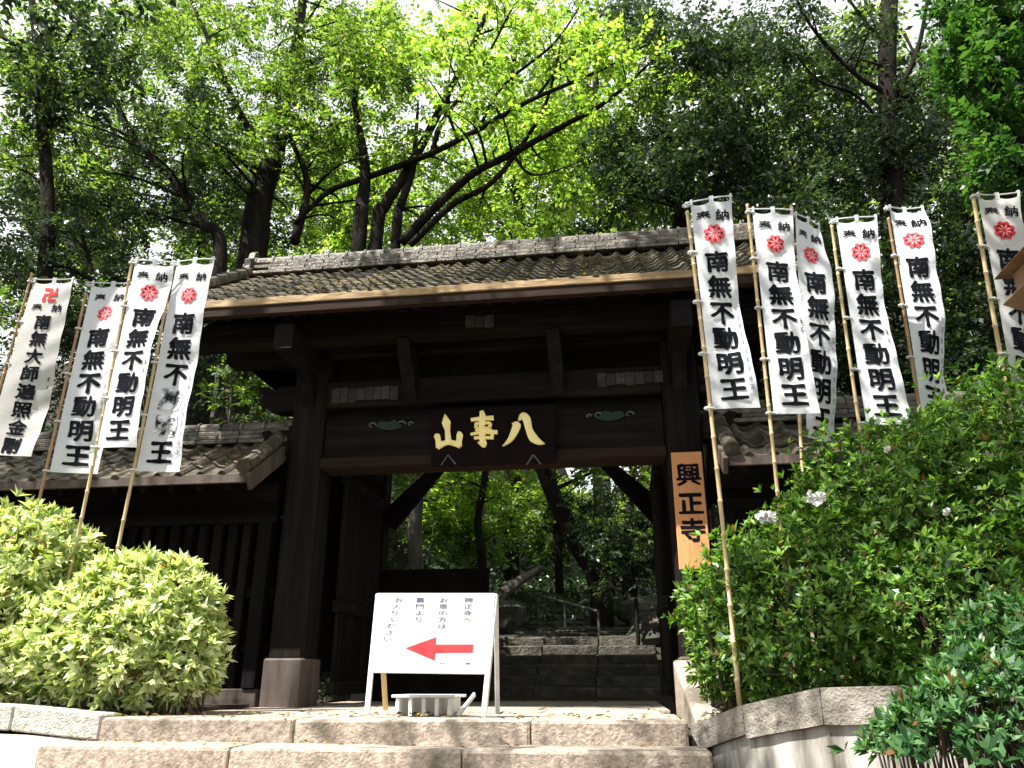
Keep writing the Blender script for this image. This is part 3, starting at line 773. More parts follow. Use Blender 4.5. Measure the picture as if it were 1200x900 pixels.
# ------------------------------------------------------------------ name plaque with gilded characters
pl = empty('name_plaque', at(578,545,7.72), 'dark lacquered plaque with three raised gold characters over the gate opening', 'plaque')
p0, p1 = at(506,478,7.70), at(652,542,7.76)
box('board', p0.x, p1.x, 7.745, 7.79, p1.z-.0, p0.z, M['plaque'], pl, .01)
YF = 7.742
def cropw(cx, cy):   # crop coordinates (1200x600 over 180x90 photo px at 490,470)
    q = at(490+cx*.15, 470+cy*.15, YF); return q
def brush(strokes, name):
    bm = bmesh.new()
    for s in strokes:
        P = [cropw(x, y) for x, y, w in s]; Wn = [w*.15/120.0*.5 for x, y, w in s]   # px to metres, about 120 px per metre here
        # resample
        pts = curve_pts(P, 4); ws = [Wn[0]]
        ws = []
        for j in range(len(P)-1):
            for k in range(4): ws.append(Wn[j]+(Wn[j+1]-Wn[j])*k/4)
        ws.append(Wn[-1])
        a = []; b = []
        for j, p in enumerate(pts):
            d = pts[min(j+1,len(pts)-1)]-pts[max(j-1,0)]; d.y = 0; d.normalize(); nn = Vector((-d.z, 0, d.x))
            a.append(p+nn*ws[j]); b.append(p-nn*ws[j])
        for side in (0, 1):
            pass
        fr = [[bm.verts.new((q.x, YF-.022, q.z)) for q in L_] for L_ in (a, b)]
        mid = [bm.verts.new((p.x, YF-.034, p.z)) for p in pts]
        bk = [[bm.verts.new((q.x, YF+.004, q.z)) for q in L_] for L_ in (a, b)]
        for j in range(len(pts)-1):
            bm.faces.new((fr[0][j], fr[0][j+1], mid[j+1], mid[j])); bm.faces.new((mid[j], mid[j+1], fr[1][j+1], fr[1][j]))
            bm.faces.new((fr[0][j], bk[0][j], bk[0][j+1], fr[0][j+1])); bm.faces.new((fr[1][j+1], bk[1][j+1], bk[1][j], fr[1][j]))
        for j in (0, len(pts)-1):
            bm.faces.new((fr[0][j], mid[j], fr[1][j], bk[1][j], bk[0][j]))
    cleanup(bm); return bm_obj(name, bm, M['gold'], pl)
brush([[(213,108,8),(222,170,75),(232,235,42),(240,335,52)], [(150,355,62),(200,335,44),(240,325,40),(290,335,46),(335,350,50)],
       [(130,290,14),(150,275,48),(160,320,44),(165,365,50)], [(308,262,50),(328,270,52),(322,310,46),(318,358,56)]], 'gold_character')
brush([[(497,82,34),(505,120,50),(500,200,52),(505,300,52),(515,345,50),(470,325,12)], [(415,150,30),(500,140,34),(592,135,40)], [(455,178,26),(452,215,26)],
       [(450,180,22),(560,176,26),(556,215,28)], [(455,215,20),(556,213,20)], [(412,262,22),(500,250,26),(622,245,34)], [(450,232,20),(575,232,24),(578,290,30)], [(440,292,24),(500,288,24),(592,290,26)]], 'gold_character')
brush([[(735,180,10),(770,192,72),(748,255,58),(715,310,40),(662,355,6)], [(785,155,10),(820,120,62),(850,150,66),(868,225,56),(900,290,72),(950,325,44),(990,335,6)]], 'gold_character')
# small pale metal hooks under the plaque
for cx in (525, 625):
    bm = bmesh.new(); a = at(cx-8, 545, 7.70); b = at(cx, 533, 7.70); c = at(cx+9, 544, 7.70)
    add_tube(bm, [a, b], .007, 6); add_tube(bm, [b, c], .007, 6)
    bm_obj('hanger', bm, M['paint_pale'], pl)

# vertical temple name board on the right pillar
q0, q1 = at(786,531,7.74), at(822,531,7.74); zb = at(800,668,7.74).z
nb = empty('name_board', Vector(((q0.x+q1.x)/2, 7.74, zb)), 'upright orange cedar board with black characters on the right gate pillar', 'sign')
box('board', q0.x, q1.x, 7.715, 7.745, zb, q0.z, M['plank'], nb, .006)
box('bracket', q0.x+.08, q1.x-.08, 7.747, 7.788, zb+.7, zb+.78, M['wood'], nb, 0)
for ch, py in (('興',556), ('正',590), ('寺',621), ('八',652)):
    if ch == '八': continue
    bm = bmesh.new()
    c = at(805, py, 7.71); w = .245; h = .235
    put(bm, ch, lambda x, y: Vector(((q0.x+q1.x)/2+.005+x*w, 7.7125, c.z+y*h)), .026, 0)
    cleanup(bm); bm_obj('character', bm, M['ink'], nb)

# ------------------------------------------------------------------ A-frame direction sign
sg = empty('direction_sign', at(500,838,5.62), 'white folding direction board with red left arrow standing on the landing', 'sign')
A, B_, C_, D_ = at(442,695,5.70), at(580,695,5.70), at(573,790,5.60), at(435,788,5.60)
bd = bmesh.new(); nn = (B_-A).cross(D_-A).normalized()
if nn.y > 0: nn = -nn
add_hex(bd, [D_, C_, C_-nn*.018, D_-nn*.018, A, B_, B_-nn*.018, A-nn*.018])
bd = bm_obj('board', bd, M['white'], sg, .003)
def sgp(u, v, lift=.003):   # u across, v down
    return (A*(1-u)+B_*u)*(1-v) + (D_*(1-u)+C_*u)*v + nn*lift
fe = at(430,838,5.56); fr_ = at(567,840,5.56)
bar('leg', A-nn*.03, fe-Vector((0,0,0)), .035, .03, M['frame'], sg, .004)
bar('leg', B_-nn*.03, fr_, .035, .03, M['frame'], sg, .004)
bar('rear_leg', B_-nn*.05, at(583,836,6.05), .032, .03, M['frame'], sg, .004)
bar('rear_leg', A-nn*.05, at(452,832,6.05), .032, .03, M['pine'], sg, .004)
cols = [(.785, '興正寺へ', .090, .083), (.575, 'お車の方は', .090, .083), (.375, '裏門より', .090, .083), (.19, 'お入りください', .090, .083)]
for u0, txt, v0, dvv in cols:
    for k, ch in enumerate(txt):
        v = v0+k*dvv; uu = u0 - (.012*k if u0 < .3 else 0)
        bm = bmesh.new(); put(bm, ch, lambda x, y, uu=uu, v=v: sgp(uu+x*.080, v-y*.072), .014, 0)
        cleanup(bm); bm_obj('character', bm, M['signtext'], bd)
def arrow(off, lift, m):
    bm = bmesh.new()
    P = [(.285-off*1.6,.70),(.535+off*.6,.565-off*1.5),(.535+off*.6,.655-off),(.85+off*.6,.65-off),(.85+off*.6,.745+off),(.535+off*.6,.752+off),(.535+off*.6,.845+off*1.5)]
    vs = [bm.verts.new(sgp(u, v, lift)) for u, v in P]
    bm.faces.new((vs[0], vs[1], vs[2], vs[5], vs[6])); bm.faces.new((vs[2], vs[3], vs[4], vs[5]))
    cleanup(bm); bm_obj('arrow' if not off else 'arrow_outline', bm, m, bd)
arrow(.006, .0025, M['arrowedge']); arrow(0, .004, M['arrow'])
bm = bmesh.new()
for k in range(7):
    u = .58+k*.027
    vs = [bm.verts.new(sgp(uu, vv, .003)) for uu, vv in ((u,.878),(u+.018,.878),(u+.018,.886),(u,.886))]; bm.faces.new(vs)
vs = [bm.verts.new(sgp(uu, vv, .003)) for uu, vv in ((.80,.866),(.835,.866),(.835,.888),(.80,.888))]; bm.faces.new(vs)
cleanup(bm); tag(bm_obj('footer_print', bm, M['signtext'], bd), kind='stuff')

# low slatted stand behind the sign
st = empty('low_stand', at(505,832,6.0), 'low pale slatted stand sitting on the floor behind the sign legs', 'stand')
s0, s1 = at(462,820,6.0), at(534,820,6.0)
zt = s0.z+.035
for k in range(4):
    box('slat', s0.x+.01*k, s1.x+.01*k, 5.92+k*.085, 5.995+k*.085, zt-.02, zt, M['frame'], st, .004)
for k in range(5):
    x = s0.x+.03+k*(s1.x-s0.x-.07)/4
    box('foot', x, x+.028, 5.93, 6.24, -.004, zt-.022, M['frame'], st, .003)
bar('side_rod', (s1.x+.03, 5.95, .0), (s1.x+.10, 6.2, zt), .02, .03, M['frame'], st, .003)

# ------------------------------------------------------------------ wooden lantern at the right edge
lx = at(1226,330,4.6)
ln = empty('wooden_lantern', Vector((lx.x+.02, 4.6, .13)), 'brown wooden post lantern cut off by the right edge in front of the last flag', 'lantern')
cx = lx.x+.02; cz = lx.z
box('post', cx-.05, cx+.05, 4.55, 4.65, .11, cz-.17, M['lantern'], ln)
box('lamp_box', cx-.13, cx+.13, 4.47, 4.73, cz-.04, cz+.13, M['lantern'], ln)
bm = bmesh.new(); add_hex(bm, [(cx-.10,4.50,cz-.16),(cx+.10,4.50,cz-.16),(cx+.10,4.70,cz-.16),(cx-.10,4.70,cz-.16),(cx-.20,4.40,cz-.045),(cx+.20,4.40,cz-.045),(cx+.20,4.80,cz-.045),(cx-.20,4.80,cz-.045)])
bm_obj('tray', bm, M['lantern'], ln, .008)
bm = bmesh.new(); add_hex(bm, [(cx-.21,4.39,cz+.132),(cx+.21,4.39,cz+.132),(cx+.21,4.81,cz+.132),(cx-.21,4.81,cz+.132),(cx-.05,4.55,cz+.24),(cx+.05,4.55,cz+.24),(cx+.05,4.65,cz+.24),(cx-.05,4.65,cz+.24)])
bm_obj('cap', bm, M['lantern'], ln, .008)

# ------------------------------------------------------------------ hill stairs, rail, rocks, log
hs = box('hill_stairs', -2.1, .35, 11.0, 13.3, -.3, -.06, M['dimstone']); tag(hs, kind='structure')
for k in range(7):
    y = 11.0+.35*k; z = .15*k; xs = [-2.15,-1.3,-.45,.42]
    for a, b in zip(xs[:-1], xs[1:]):
        rough_block('stair_stone', a+.006, b-.006, y, y+.43, z-.2, z+random.uniform(-.008,.008), M['dimstone'], hs, .01)
for k in range(14):
    y = 13.55+k*.42; z = float(terrain(-1, y))
    for q in range(3):
        rough_block('stair_stone', -2.1+q*.82+random.uniform(-.03,.03), -1.34+q*.82, y, y+.25, z-.1, z+.05+random.uniform(-.02,.02), M['dimstone'], hs, .015)
rl = empty('hand_rail', (-.6, 14, .9), 'thin grey metal handrail climbing beside the hill stairs', 'handrail')
ra, rb = at(702,738,13.4), at(602,690,17.5)
g0 = Vector((ra.x, ra.y, float(terrain(ra.x, ra.y))))
ra.z = max(ra.z, g0.z+.5)
for t in (0, .33, .66, 1):
    p = ra.lerp(rb, t); gz = float(terrain(p.x, p.y))
    bm = bmesh.new(); add_tube(bm, [(p.x,p.y,gz-.1),(p.x,p.y,p.z)], .022, 8); bm_obj('rail_post', bm, M['metal'], rl)
bm = bmesh.new(); add_tube(bm, [ra, rb], .025, 8); bm_obj('top_rail', bm, M['metal'], rl)
def rock(x, y, r, label, mm='rock'):
    bm = bmesh.new(); bmesh.ops.create_icosphere(bm, subdivisions=3, radius=1)
    s = Vector((random.uniform(.9,1.5), random.uniform(.8,1.2), random.uniform(.5,.8)))*r
    from mathutils import noise
    off = Vector((x*3, y*3, r*7))
    for v in bm.verts:
        n_ = noise.noise(v.co*1.3+off)*.35 + noise.noise(v.co*3+off)*.12
        v.co = Vector((v.co.x*s.x, v.co.y*s.y, v.co.z*s.z))*(1+n_)
    z = float(terrain(x, y))+s.z*.35
    for v in bm.verts: v.co += Vector((x, y, z))
    o = bm_obj('rock', bm, M[mm]); tag(o, label, 'rock', 'rocks on the slope behind the gate'); return o
rock(-2.6, 13.0, .55, 'boulder left of the hill stairs seen through the gate')
rock(-2.9, 11.8, .45, 'dark boulder low behind the sign at the stair foot')
rock(-2.5, 15.2, .7, 'larger rock up the slope beside the fallen log')
rock(.9, 13.6, .7, 'rock right of the hill stairs in deep shade')
rock(.8, 15.6, .6, 'rock right of the stairs further up the slope')
lg = bmesh.new(); la, lb = at(588,696,14.2), at(634,666,15.4)
add_tube(lg, [la, la.lerp(lb,.5)+Vector((0,0,.03)), lb], [.10,.085,.06], 9, wob=.08)
tag(bm_obj('fallen_log', lg, M['barkl']), 'pale sunlit fallen log leaning on the rocks behind the sign', 'log')

# ------------------------------------------------------------------ vegetation
def leaf_arrays(base, t, n, Lf, Wf, fold=.12):
    """base,t,n (N,3); Lf,Wf (N,)"""
    b = np.cross(n, t); b /= np.maximum(np.linalg.norm(b, axis=1, keepdims=True), 1e-6)
    Lf = Lf[:,None]; Wf = Wf[:,None]
    mid = base + t*Lf*.5 + n*Lf*fold
    V = np.stack([base, mid + b*Wf*.5, base + t*Lf, mid - b*Wf*.5], 1)
    return V
def unit(v): return v/np.maximum(np.linalg.norm(v, axis=1, keepdims=True), 1e-9)
def leaves_obj(name, V, m, parent, label=None):
    N = len(V); me = np_mesh(name, V.reshape(-1,3), np.arange(N*4).reshape(N,4))
    o = link(name, me, parent, m)
    return o
TW = []
def scatter_leaves(C, rad, per, Lf, aspect=.5, droop=.25, flat=.5):
    """leaf sprays: twigs fan out of each clump centre and carry their leaves on both sides"""
    q = 9; K = len(C); T = max(2, per//q); M_ = K*T
    c = np.repeat(C, T, 0); r = np.repeat(rad, T)
    d = unit(rng.normal(size=(M_,3))*np.array([1,1,.55]) + np.array([0,0,.12]))
    a = c + d*(r*rng.uniform(.0,.45,M_))[:,None] + rng.normal(size=(M_,3))*(r*.18)[:,None]
    Lt = r*rng.uniform(.45,1.0,M_)
    e = unit(d + rng.normal(size=(M_,3))*.35 - np.array([0,0,droop*.6]))
    up = unit(rng.normal(size=(M_,3))*flat*.6 + np.array([0,0,1.0])); up = unit(up - e*np.sum(e*up,1,keepdims=True))
    sd_ = np.cross(up, e)
    b = a + e*Lt[:,None]
    w = sd_*.004; TW.append(np.stack([a-w, a+w, b+w*.4, b-w*.4], 1))
    size = rng.uniform(.6,1.45,M_)
    out = []
    for k in range(q):
        f = (k+.6)/q; s_ = 1 if k % 2 else -1
        last = (k == q-1)
        base = a + e*(Lt*f)[:,None]
        t = unit(e*(1.0 if last else .55) + (0 if last else s_)*sd_ + rng.normal(size=(M_,3))*.28 - np.array([0,0,droop]))
        n = unit(up + rng.normal(size=(M_,3))*flat*.55); n = unit(n - t*np.sum(n*t,1,keepdims=True))
        L_ = Lf*size*rng.uniform(.75,1.2,M_)*(1.1-.3*abs(f-.5))
        out.append(leaf_arrays(base, t, n, L_, L_*aspect))
    return np.concatenate(out)
def twigs_obj(root):
    V = np.concatenate(TW); TW.clear()
    o = leaves_obj('twigs', V, M['bark'], root); tag(o, kind='stuff'); return o
def tree(name, trunks, blobs, m, label, cat='tree', leafL=.11, per=120, group=None, bark='bark', limbs=True, aspect=.5, clumpR=(.35,.6), flat=.6):
    """trunks: list of (points, radii); blobs: list of (px,py,Y,rx_px,ry_px,dY,nclumps)"""
    base = Vector(trunks[0][0][0])
    root = empty(name, base, label, cat, group)
    Cs = []
    for (px, py, Y, rx, ry, dY, K) in blobs:
        for _ in range(K):
            while True:
                a, b, c = random.uniform(-1,1), random.uniform(-1,1), random.uniform(-1,1)
                if a*a+b*b+c*c < 1: break
            p = at(px+a*rx, py+b*ry, Y+c*dY)
            gz = float(terrain(p.x, p.y))
            if p.z < gz+.25: p.z = gz+.25+random.random()*.3
            Cs.append(p)
    bm = bmesh.new(); nodes = []
    for pts, rad in trunks:
        P = curve_pts(pts, 5); n = len(P)
        rr = list(np.interp(np.linspace(0,1,n), np.linspace(0,1,len(rad)), rad))
        add_tube(bm, P, rr, 9 if rr[0] > .08 else 6, wob=.05)
        nodes += [(P[i], rr[i]) for i in range(max(1, int(n*.35)), n)]
    if limbs and nodes:
        for c in Cs:
            best = min(nodes, key=lambda q: (q[0]-c).length + max(0, q[0].z-c.z+.3)*1.5)
            s, r0 = best; dl = (c-s).length
            if dl < .15: continue
            r1 = min(r0*.55, .012+.016*dl)
            mid = s.lerp(c, .5) + Vector((random.uniform(-.12,.12)*dl, random.uniform(-.12,.12)*dl, .10*dl))
            q = curve_pts([s, mid, c], 4)
            add_tube(bm, q, list(np.linspace(r1, .006, len(q))), 5, cap=False)
            if random.random() < .6: nodes.append((mid, r1*.7))
    bm_obj('trunk', bm, M[bark], root, smooth=True)
    if Cs:
        C = np.array([list(c) for c in Cs]); rad = rng.uniform(clumpR[0], clumpR[1], len(C))
        V = scatter_leaves(C, rad, per, leafL, aspect, flat=flat)
        leaves_obj('crown', V, M[m], root); twigs_obj(root)
    return root
def tk(pts, Y, r, dY=None):
    """trunk polyline from photo points at depth Y (dY: list of depth offsets); first point dropped to the ground"""
    P = [at(x, y, Y+(dY[i] if dY else 0)) for i, (x, y) in enumerate(pts)]
    b = P[0]; gz = float(terrain(b.x, b.y))
    d = (P[1]-P[0]); foot = Vector((b.x - d.x*.15, b.y, gz-.15))
    return [foot] + P, [r[0]*1.15] + list(r)
G = 'trees on the slope behind the gate'
# big trunk left of centre
tree('broadleaf_tree', [tk([(296,300),(303,240),(322,180),(330,130),(350,40),(360,-60)], 13.5, (.30,.27,.22,.18,.12,.06)),
      ([at(318,190,13.5),at(280,130,13.0),at(250,60,12.6),(at(215,-20,12.3))],(.09,.07,.05,.03)),
      ([at(335,150,13.5),at(360,215,13.3),at(345,285,13.2)],(.05,.08,.10))],
     [(330,40,13.2,170,120,1.8,70),(240,140,12.8,110,80,1.4,34),(410,120,13.4,100,90,1.6,42),(370,230,14.5,90,50,1,20)], 'l_mid',
     'thick dark trunked broadleaf tree rising behind the left end of the gate roof', per=150, leafL=.10)
tree('leaning_tree', [tk([(258,310),(235,260),(205,212),(150,150),(110,60)], 12.2, (.13,.11,.09,.06,.03))],
     [(130,130,12.0,140,90,1.5,44),(70,250,12.2,90,60,1.2,26),(180,250,12.6,60,40,1,14),(240,230,13.5,80,50,1,20)], 'l_dark',
     'leaning dark evergreen behind the left flags, trunk slanting to upper left', per=150, leafL=.085)
tree('broadleaf_tree', [tk([(52,330),(48,120),(42,40),(30,-60)], 10.5, (.12,.10,.08,.05)), ([at(46,90,10.5),at(90,30,10.2),at(130,-30,10)],(.05,.04,.02)), ([at(46,110,10.5),at(20,60,10.3),at(-20,20,10)],(.05,.04,.02)),
      ([at(60,0,10.4),at(110,40,10.4),at(170,110,10.6)],(.035,.03,.015))],
     [(70,40,10.6,160,70,1.3,44),(20,150,10.9,70,80,1,22)], 'l_mid',
     'slim tree at the upper left corner with forked dark branches', per=110, leafL=.08)
# central maple with sweeping limbs
Ym = 13.0
tree('maple_tree', [tk([(420,290),(424,240),(428,195),(415,120),(400,30)], Ym, (.15,.13,.10,.06,.03)),
      tk([(440,290),(452,240),(478,200),(520,120),(560,40),(585,-30)], Ym, (.14,.12,.10,.08,.06,.03)),
      tk([(463,290),(470,240),(484,195),(490,120)], Ym, (.10,.09,.07,.02)),
      ([at(345,262,Ym),at(385,225,Ym),at(430,208,Ym),at(500,182,Ym-.3),at(560,152,Ym-.5),at(620,118,Ym-.8),at(700,84,Ym-1),at(762,50,Ym-1.2)],(.05,.06,.075,.07,.06,.05,.035,.02)),
      ([at(470,285,Ym),at(505,248,Ym-.1),at(552,205,Ym-.3),at(600,180,Ym-.5),at(655,150,Ym-.7),at(712,118,Ym-1),at(770,66,Ym-1.2)],(.10,.09,.08,.07,.055,.04,.02)),
      ([at(480,288,Ym),at(530,240,Ym-.2),at(575,215,Ym-.4),at(610,172,Ym-.5),at(640,120,Ym-.8),at(660,40,Ym-1)],(.08,.07,.06,.05,.035,.015)),
      ([at(505,182,Ym-.3),at(520,140,Ym-.5),at(560,85,Ym-.7),at(600,10,Ym-1)],(.06,.05,.035,.02)),
      ([at(560,152,Ym-.5),at(590,100,Ym-.7),at(650,50,Ym-.9),at(690,-10,Ym-1.1)],(.04,.035,.025,.012)),
      ([at(600,180,Ym-.5),at(625,205,Ym-.6),at(680,190,Ym-.8)],(.035,.025,.01)),
      ([at(630,112,Ym-.8),at(660,75,Ym-1),at(720,30,Ym-1.2)],(.035,.025,.012))],
     [(560,60,Ym-.5,150,100,1.8,60),(640,190,Ym+.8,130,80,1.2,50),(520,220,Ym+1.2,100,60,1,26),(720,90,Ym-1,80,70,1.2,22)], 'l_maple',
     'bright green maple with long limbs sweeping up to the right over the roof', per=75, leafL=.10, aspect=.7, clumpR=(.4,.75), flat=.4)
# dark evergreen centre right
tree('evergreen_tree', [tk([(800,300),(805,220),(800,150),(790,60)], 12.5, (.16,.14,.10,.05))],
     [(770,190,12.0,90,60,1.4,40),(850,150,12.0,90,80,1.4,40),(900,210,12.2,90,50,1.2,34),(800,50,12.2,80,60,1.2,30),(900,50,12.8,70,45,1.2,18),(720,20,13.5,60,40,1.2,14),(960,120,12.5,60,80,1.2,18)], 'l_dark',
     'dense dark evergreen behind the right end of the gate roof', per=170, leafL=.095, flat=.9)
# right big trunk
tree('tall_tree', [tk([(1050,300),(1048,200),(1040,100),(1042,0),(1044,-80)], 11.5, (.19,.165,.15,.14,.10)),
      ([at(1040,110,11.5),at(1000,85,11.2),at(950,30,11),at(925,-20,10.8)],(.05,.04,.03,.015)),
      ([at(1044,60,11.5),at(1010,20,11.3),at(975,-30,11.2)],(.04,.03,.02)),
      ([at(1040,150,11.5),at(1000,110,11.3),at(960,95,11.1),at(930,60,11)],(.04,.03,.022,.01)),
      ([at(1060,40,11.5),at(1085,90,11.3),at(1075,-40,11.2)][0:2],(.03,.015)),
      ([at(1046,120,11.5),at(1075,60,11.4),at(1090,-20,11.2)],(.05,.04,.025))],
     [(960,40,11.4,90,50,1.4,16),(1080,150,12,90,90,1.4,44),(1010,190,12,70,60,1.2,26),(1150,60,11.5,70,90,1.3,26)], 'l_dark',
     'tall straight dark trunk standing above the right flags', per=150, leafL=.09, flat=.9)
# near bright crown upper right
tree('camellia_tree', [([Vector((4.3,6.6,-.1)), Vector((4.2,6.6,1.5)), Vector((4.0,6.5,3.0)), Vector((3.7,6.4,4.6)), Vector((3.5,6.4,6))],(.12,.10,.085,.06,.03))],
     [(1165,90,6.5,62,80,.7,50),(1185,200,6.4,45,45,.6,22),(1150,15,6.7,55,40,.6,16)], 'l_fresh',
     'near fresh green crown hanging into the upper right corner', per=110, leafL=.075, clumpR=(.18,.32), aspect=.5)
# understory: shade-loving shrubs and saplings
tree('understory_shrub', [tk([(120,420),(110,330),(90,250)], 10.8, (.05,.04,.02))],
     [(60,330,11,90,110,.9,46),(190,390,11,90,90,.9,40),(100,460,10.8,130,70,.7,34)], 'l_dark', 'dark shrub mass between the left flags and the gate', 'shrub', per=150, leafL=.085)
tree('sapling', [tk([(268,500),(270,440),(268,395)], 9.9, (.02,.016,.01))],
     [(272,450,9.9,34,60,.35,16),(300,470,10.6,50,50,.5,14)], 'l_mid', 'slender sapling above the left wall roof beside the gate', 'tree', per=70, leafL=.09, clumpR=(.15,.28), bark='barkl')
tree('understory_shrub', [tk([(930,420),(930,330),(940,270)], 10.8, (.05,.04,.02))],
     [(930,330,10.6,80,110,.9,50),(1030,360,10.8,80,110,.9,44),(960,450,10.4,110,50,.6,24)], 'l_dark', 'dark shrub mass behind the middle of the right flag row', 'shrub', per=150, leafL=.085)
tree('understory_shrub', [tk([(1140,420),(1130,330),(1130,270)], 10.6, (.05,.04,.02))],
     [(1130,300,10.6,90,100,.9,50),(1180,420,10,80,80,.7,34),(1090,440,10.2,70,50,.6,20)], 'l_dark', 'dark shrub mass at the right edge behind the lantern', 'shrub', per=150, leafL=.085)
# trees seen through the gate
GT = 'trees seen through the gate opening'
tree('broadleaf_tree', [tk([(565,660),(560,610),(568,560),(575,480)], 17.5, (.10,.09,.08,.05))],
     [(540,610,18.5,70,60,1.2,40),(560,540,18,60,50,1.2,20)], 'l_maple', 'sunlit light green tree left of centre inside the gate opening', per=110, leafL=.13, group=GT)
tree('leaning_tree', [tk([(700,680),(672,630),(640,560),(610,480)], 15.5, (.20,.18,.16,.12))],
     [(700,520,16,90,50,1.2,20),(620,385,13.2,230,45,1.3,75),(560,470,12.2,120,25,.6,14)], 'l_mid', 'thick dark trunk leaning left inside the gate opening', per=100, leafL=.12, group=GT)  # wide crown clumps hidden behind the roof, added to shade the stairs
tree('broadleaf_tree', [tk([(655,665),(652,600),(648,540)], 19.5, (.10,.09,.07)), tk([(735,660),(738,590),(745,520)], 19, (.12,.11,.09))],
     [(640,600,20,60,60,1.2,34),(735,610,19.5,60,60,1.2,26)], 'l_mid', 'twin thin trunked tree right of the leaning trunk inside the gate opening', per=110, leafL=.13, group=GT)
tree('broadleaf_tree', [tk([(488,680),(486,620),(492,560)], 16, (.16,.15,.12))],
     [(470,560,16.5,50,50,1,16)], 'l_mid', 'pale barked trunk at the left side of the gate opening', per=90, leafL=.12, group=GT, bark='barkl')
# low growth covering the slope
def cover(N, x0, x1, y0, y1, test, Lf):
    x = rng.uniform(x0, x1, N); y = rng.uniform(y0, y1, N); k = test(x, y); x = x[k]; y = y[k]; N = len(x)
    z = terrain(x, y) + rng.random(N)**1.5*.38
    t = unit(rng.normal(size=(N,3))*np.array([1,1,.5]) + np.array([0,0,.5])); n = unit(rng.normal(size=(N,3))*.6+np.array([0,0,1.])); n = unit(n - t*np.sum(n*t,1,keepdims=True))
    L_ = Lf*rng.uniform(.5,1.3,N)*(1+.03*y)
    return leaf_arrays(np.stack([x,y,z],1), t, n, L_, L_*.45)
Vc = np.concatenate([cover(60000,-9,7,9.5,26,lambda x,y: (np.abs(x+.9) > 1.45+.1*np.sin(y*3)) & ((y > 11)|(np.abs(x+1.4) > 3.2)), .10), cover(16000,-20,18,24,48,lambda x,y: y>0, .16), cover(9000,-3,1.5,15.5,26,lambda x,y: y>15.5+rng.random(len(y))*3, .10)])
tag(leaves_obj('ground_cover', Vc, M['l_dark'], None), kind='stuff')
def litter(pts, Lf=.05):
    P = np.array(pts); N = len(P); n = unit(rng.normal(size=(N,3))*.25+np.array([0,0,1.])); t = unit(rng.normal(size=(N,3))*np.array([1,1,.05])); t = unit(t - n*np.sum(n*t,1,keepdims=True))
    L_ = Lf*rng.uniform(.5,1.3,N); return leaf_arrays(P, t, n, L_, L_*.5, .15)
pts = []
for _ in range(170):
    x, y = random.uniform(-3.5,.3), 5.32+abs(random.gauss(0,.5)); 
    if y < 7.6: pts.append((x, y, .012))
for i in range(1,4):
    for _ in range(35): pts.append((random.uniform(-3.6,.3), random.uniform(5.30-.36*i+.02, 5.28-.36*(i-1)), -.145*i+.012))
for _ in range(520):
    x = random.uniform(RX0, RX1); t = random.random()**1.5; pts.append((x, EY+.02+t*(RY-EY-.2), EZ+.085+t*(RZ-EZ-.13)))
for _ in range(200):
    x = random.uniform(-9, -3.7); t = random.random(); pts.append((x, 7.25+t*.7, 2.18+t*.48))
tag(leaves_obj('fallen_leaves', litter(pts), M['litter'], None), kind='stuff')
tree('understory_shrub', [tk([(745,700),(742,670),(735,640)], 13.0, (.03,.02,.01))], [(740,640,13.4,50,55,.6,26),(700,610,15,50,45,.8,14)], 'l_dark', 'dark shrub in the right half of the gate opening beyond the stairs', 'shrub', per=120, leafL=.08, clumpR=(.2,.4))
tree('understory_shrub', [tk([(500,760),(500,720),(505,690)], 12.5, (.03,.02,.01))], [(520,700,12.8,60,30,.6,24),(590,700,16,30,20,.6,8)], 'l_dark', 'low dark shrub behind the top of the direction sign', 'shrub', per=120, leafL=.08, clumpR=(.2,.4))
# trees further up the hill
GB = 'far trees higher on the hill'
for (x, top, w, Yb, m_, lab) in ((60,60,150,20,'l_mid','far tree filling the gap above the left flags'),(230,40,130,22,'l_mid','far tree behind the thick left trunk'),
     (420,70,120,21,'l_maple','far light tree behind the stems of the maple'),(600,60,130,23,'l_maple','far bright tree behind the sweeping maple limbs'),
     (700,90,130,20,'l_mid','far tree above the middle right of the gate roof'),(880,100,120,21,'l_mid','far tree behind the dark evergreen'),
     (1000,70,110,22,'l_mid','far tree behind the tall straight trunk'),(1160,120,110,20,'l_mid','far tree behind the upper right corner')):
    tree('forest_tree', [tk([(x,400),(x+8,250),(x-6,140),(x+5,60)], Yb, (.22,.18,.13,.06))],
         [(x,200,Yb,w*.8,80,2.5,44),(x,330,Yb,w*.8,80,2.0,32),(x,top,Yb,w*.8,60,2.2,22)], m_, lab, per=130, leafL=.19, clumpR=(.7,1.15), group=GB)
for (x, Yb, m_, lab) in ((120,27,'l_mid','far tree low on the ridge line, left of the thick trunk'),(280,26,'l_dark','far dark tree just above the left end of the gate roof'),(400,27,'l_mid','far tree just above the gate roof behind the maple base'),(560,27,'l_mid','far tree just above the middle of the gate roof'),(700,26,'l_dark','far dark tree just above the right half of the gate roof')):
    tree('forest_tree', [tk([(x,400),(x+5,300),(x-4,230)], Yb, (.2,.15,.06))], [(x,260,Yb,95,50,2,34),(x,330,Yb,95,50,1.5,16)], m_, lab, per=130, leafL=.19, clumpR=(.7,1.1), group=GB)
for (x, Yb, m_, lab) in ((430,26,'l_maple','distant tree low through the gate opening, left'),(600,28,'l_maple','distant tree low through the gate opening, centre'),(780,26,'l_mid','distant tree low through the gate opening, right')):
    tree('forest_tree', [tk([(x,640),(x+5,560),(x,430)], Yb, (.22,.18,.10))],
         [(x,600,Yb,100,50,1.5,30),(x,500,Yb,110,60,2,26)], m_, lab, per=95, leafL=.2, clumpR=(.7,1.1), group=GB)
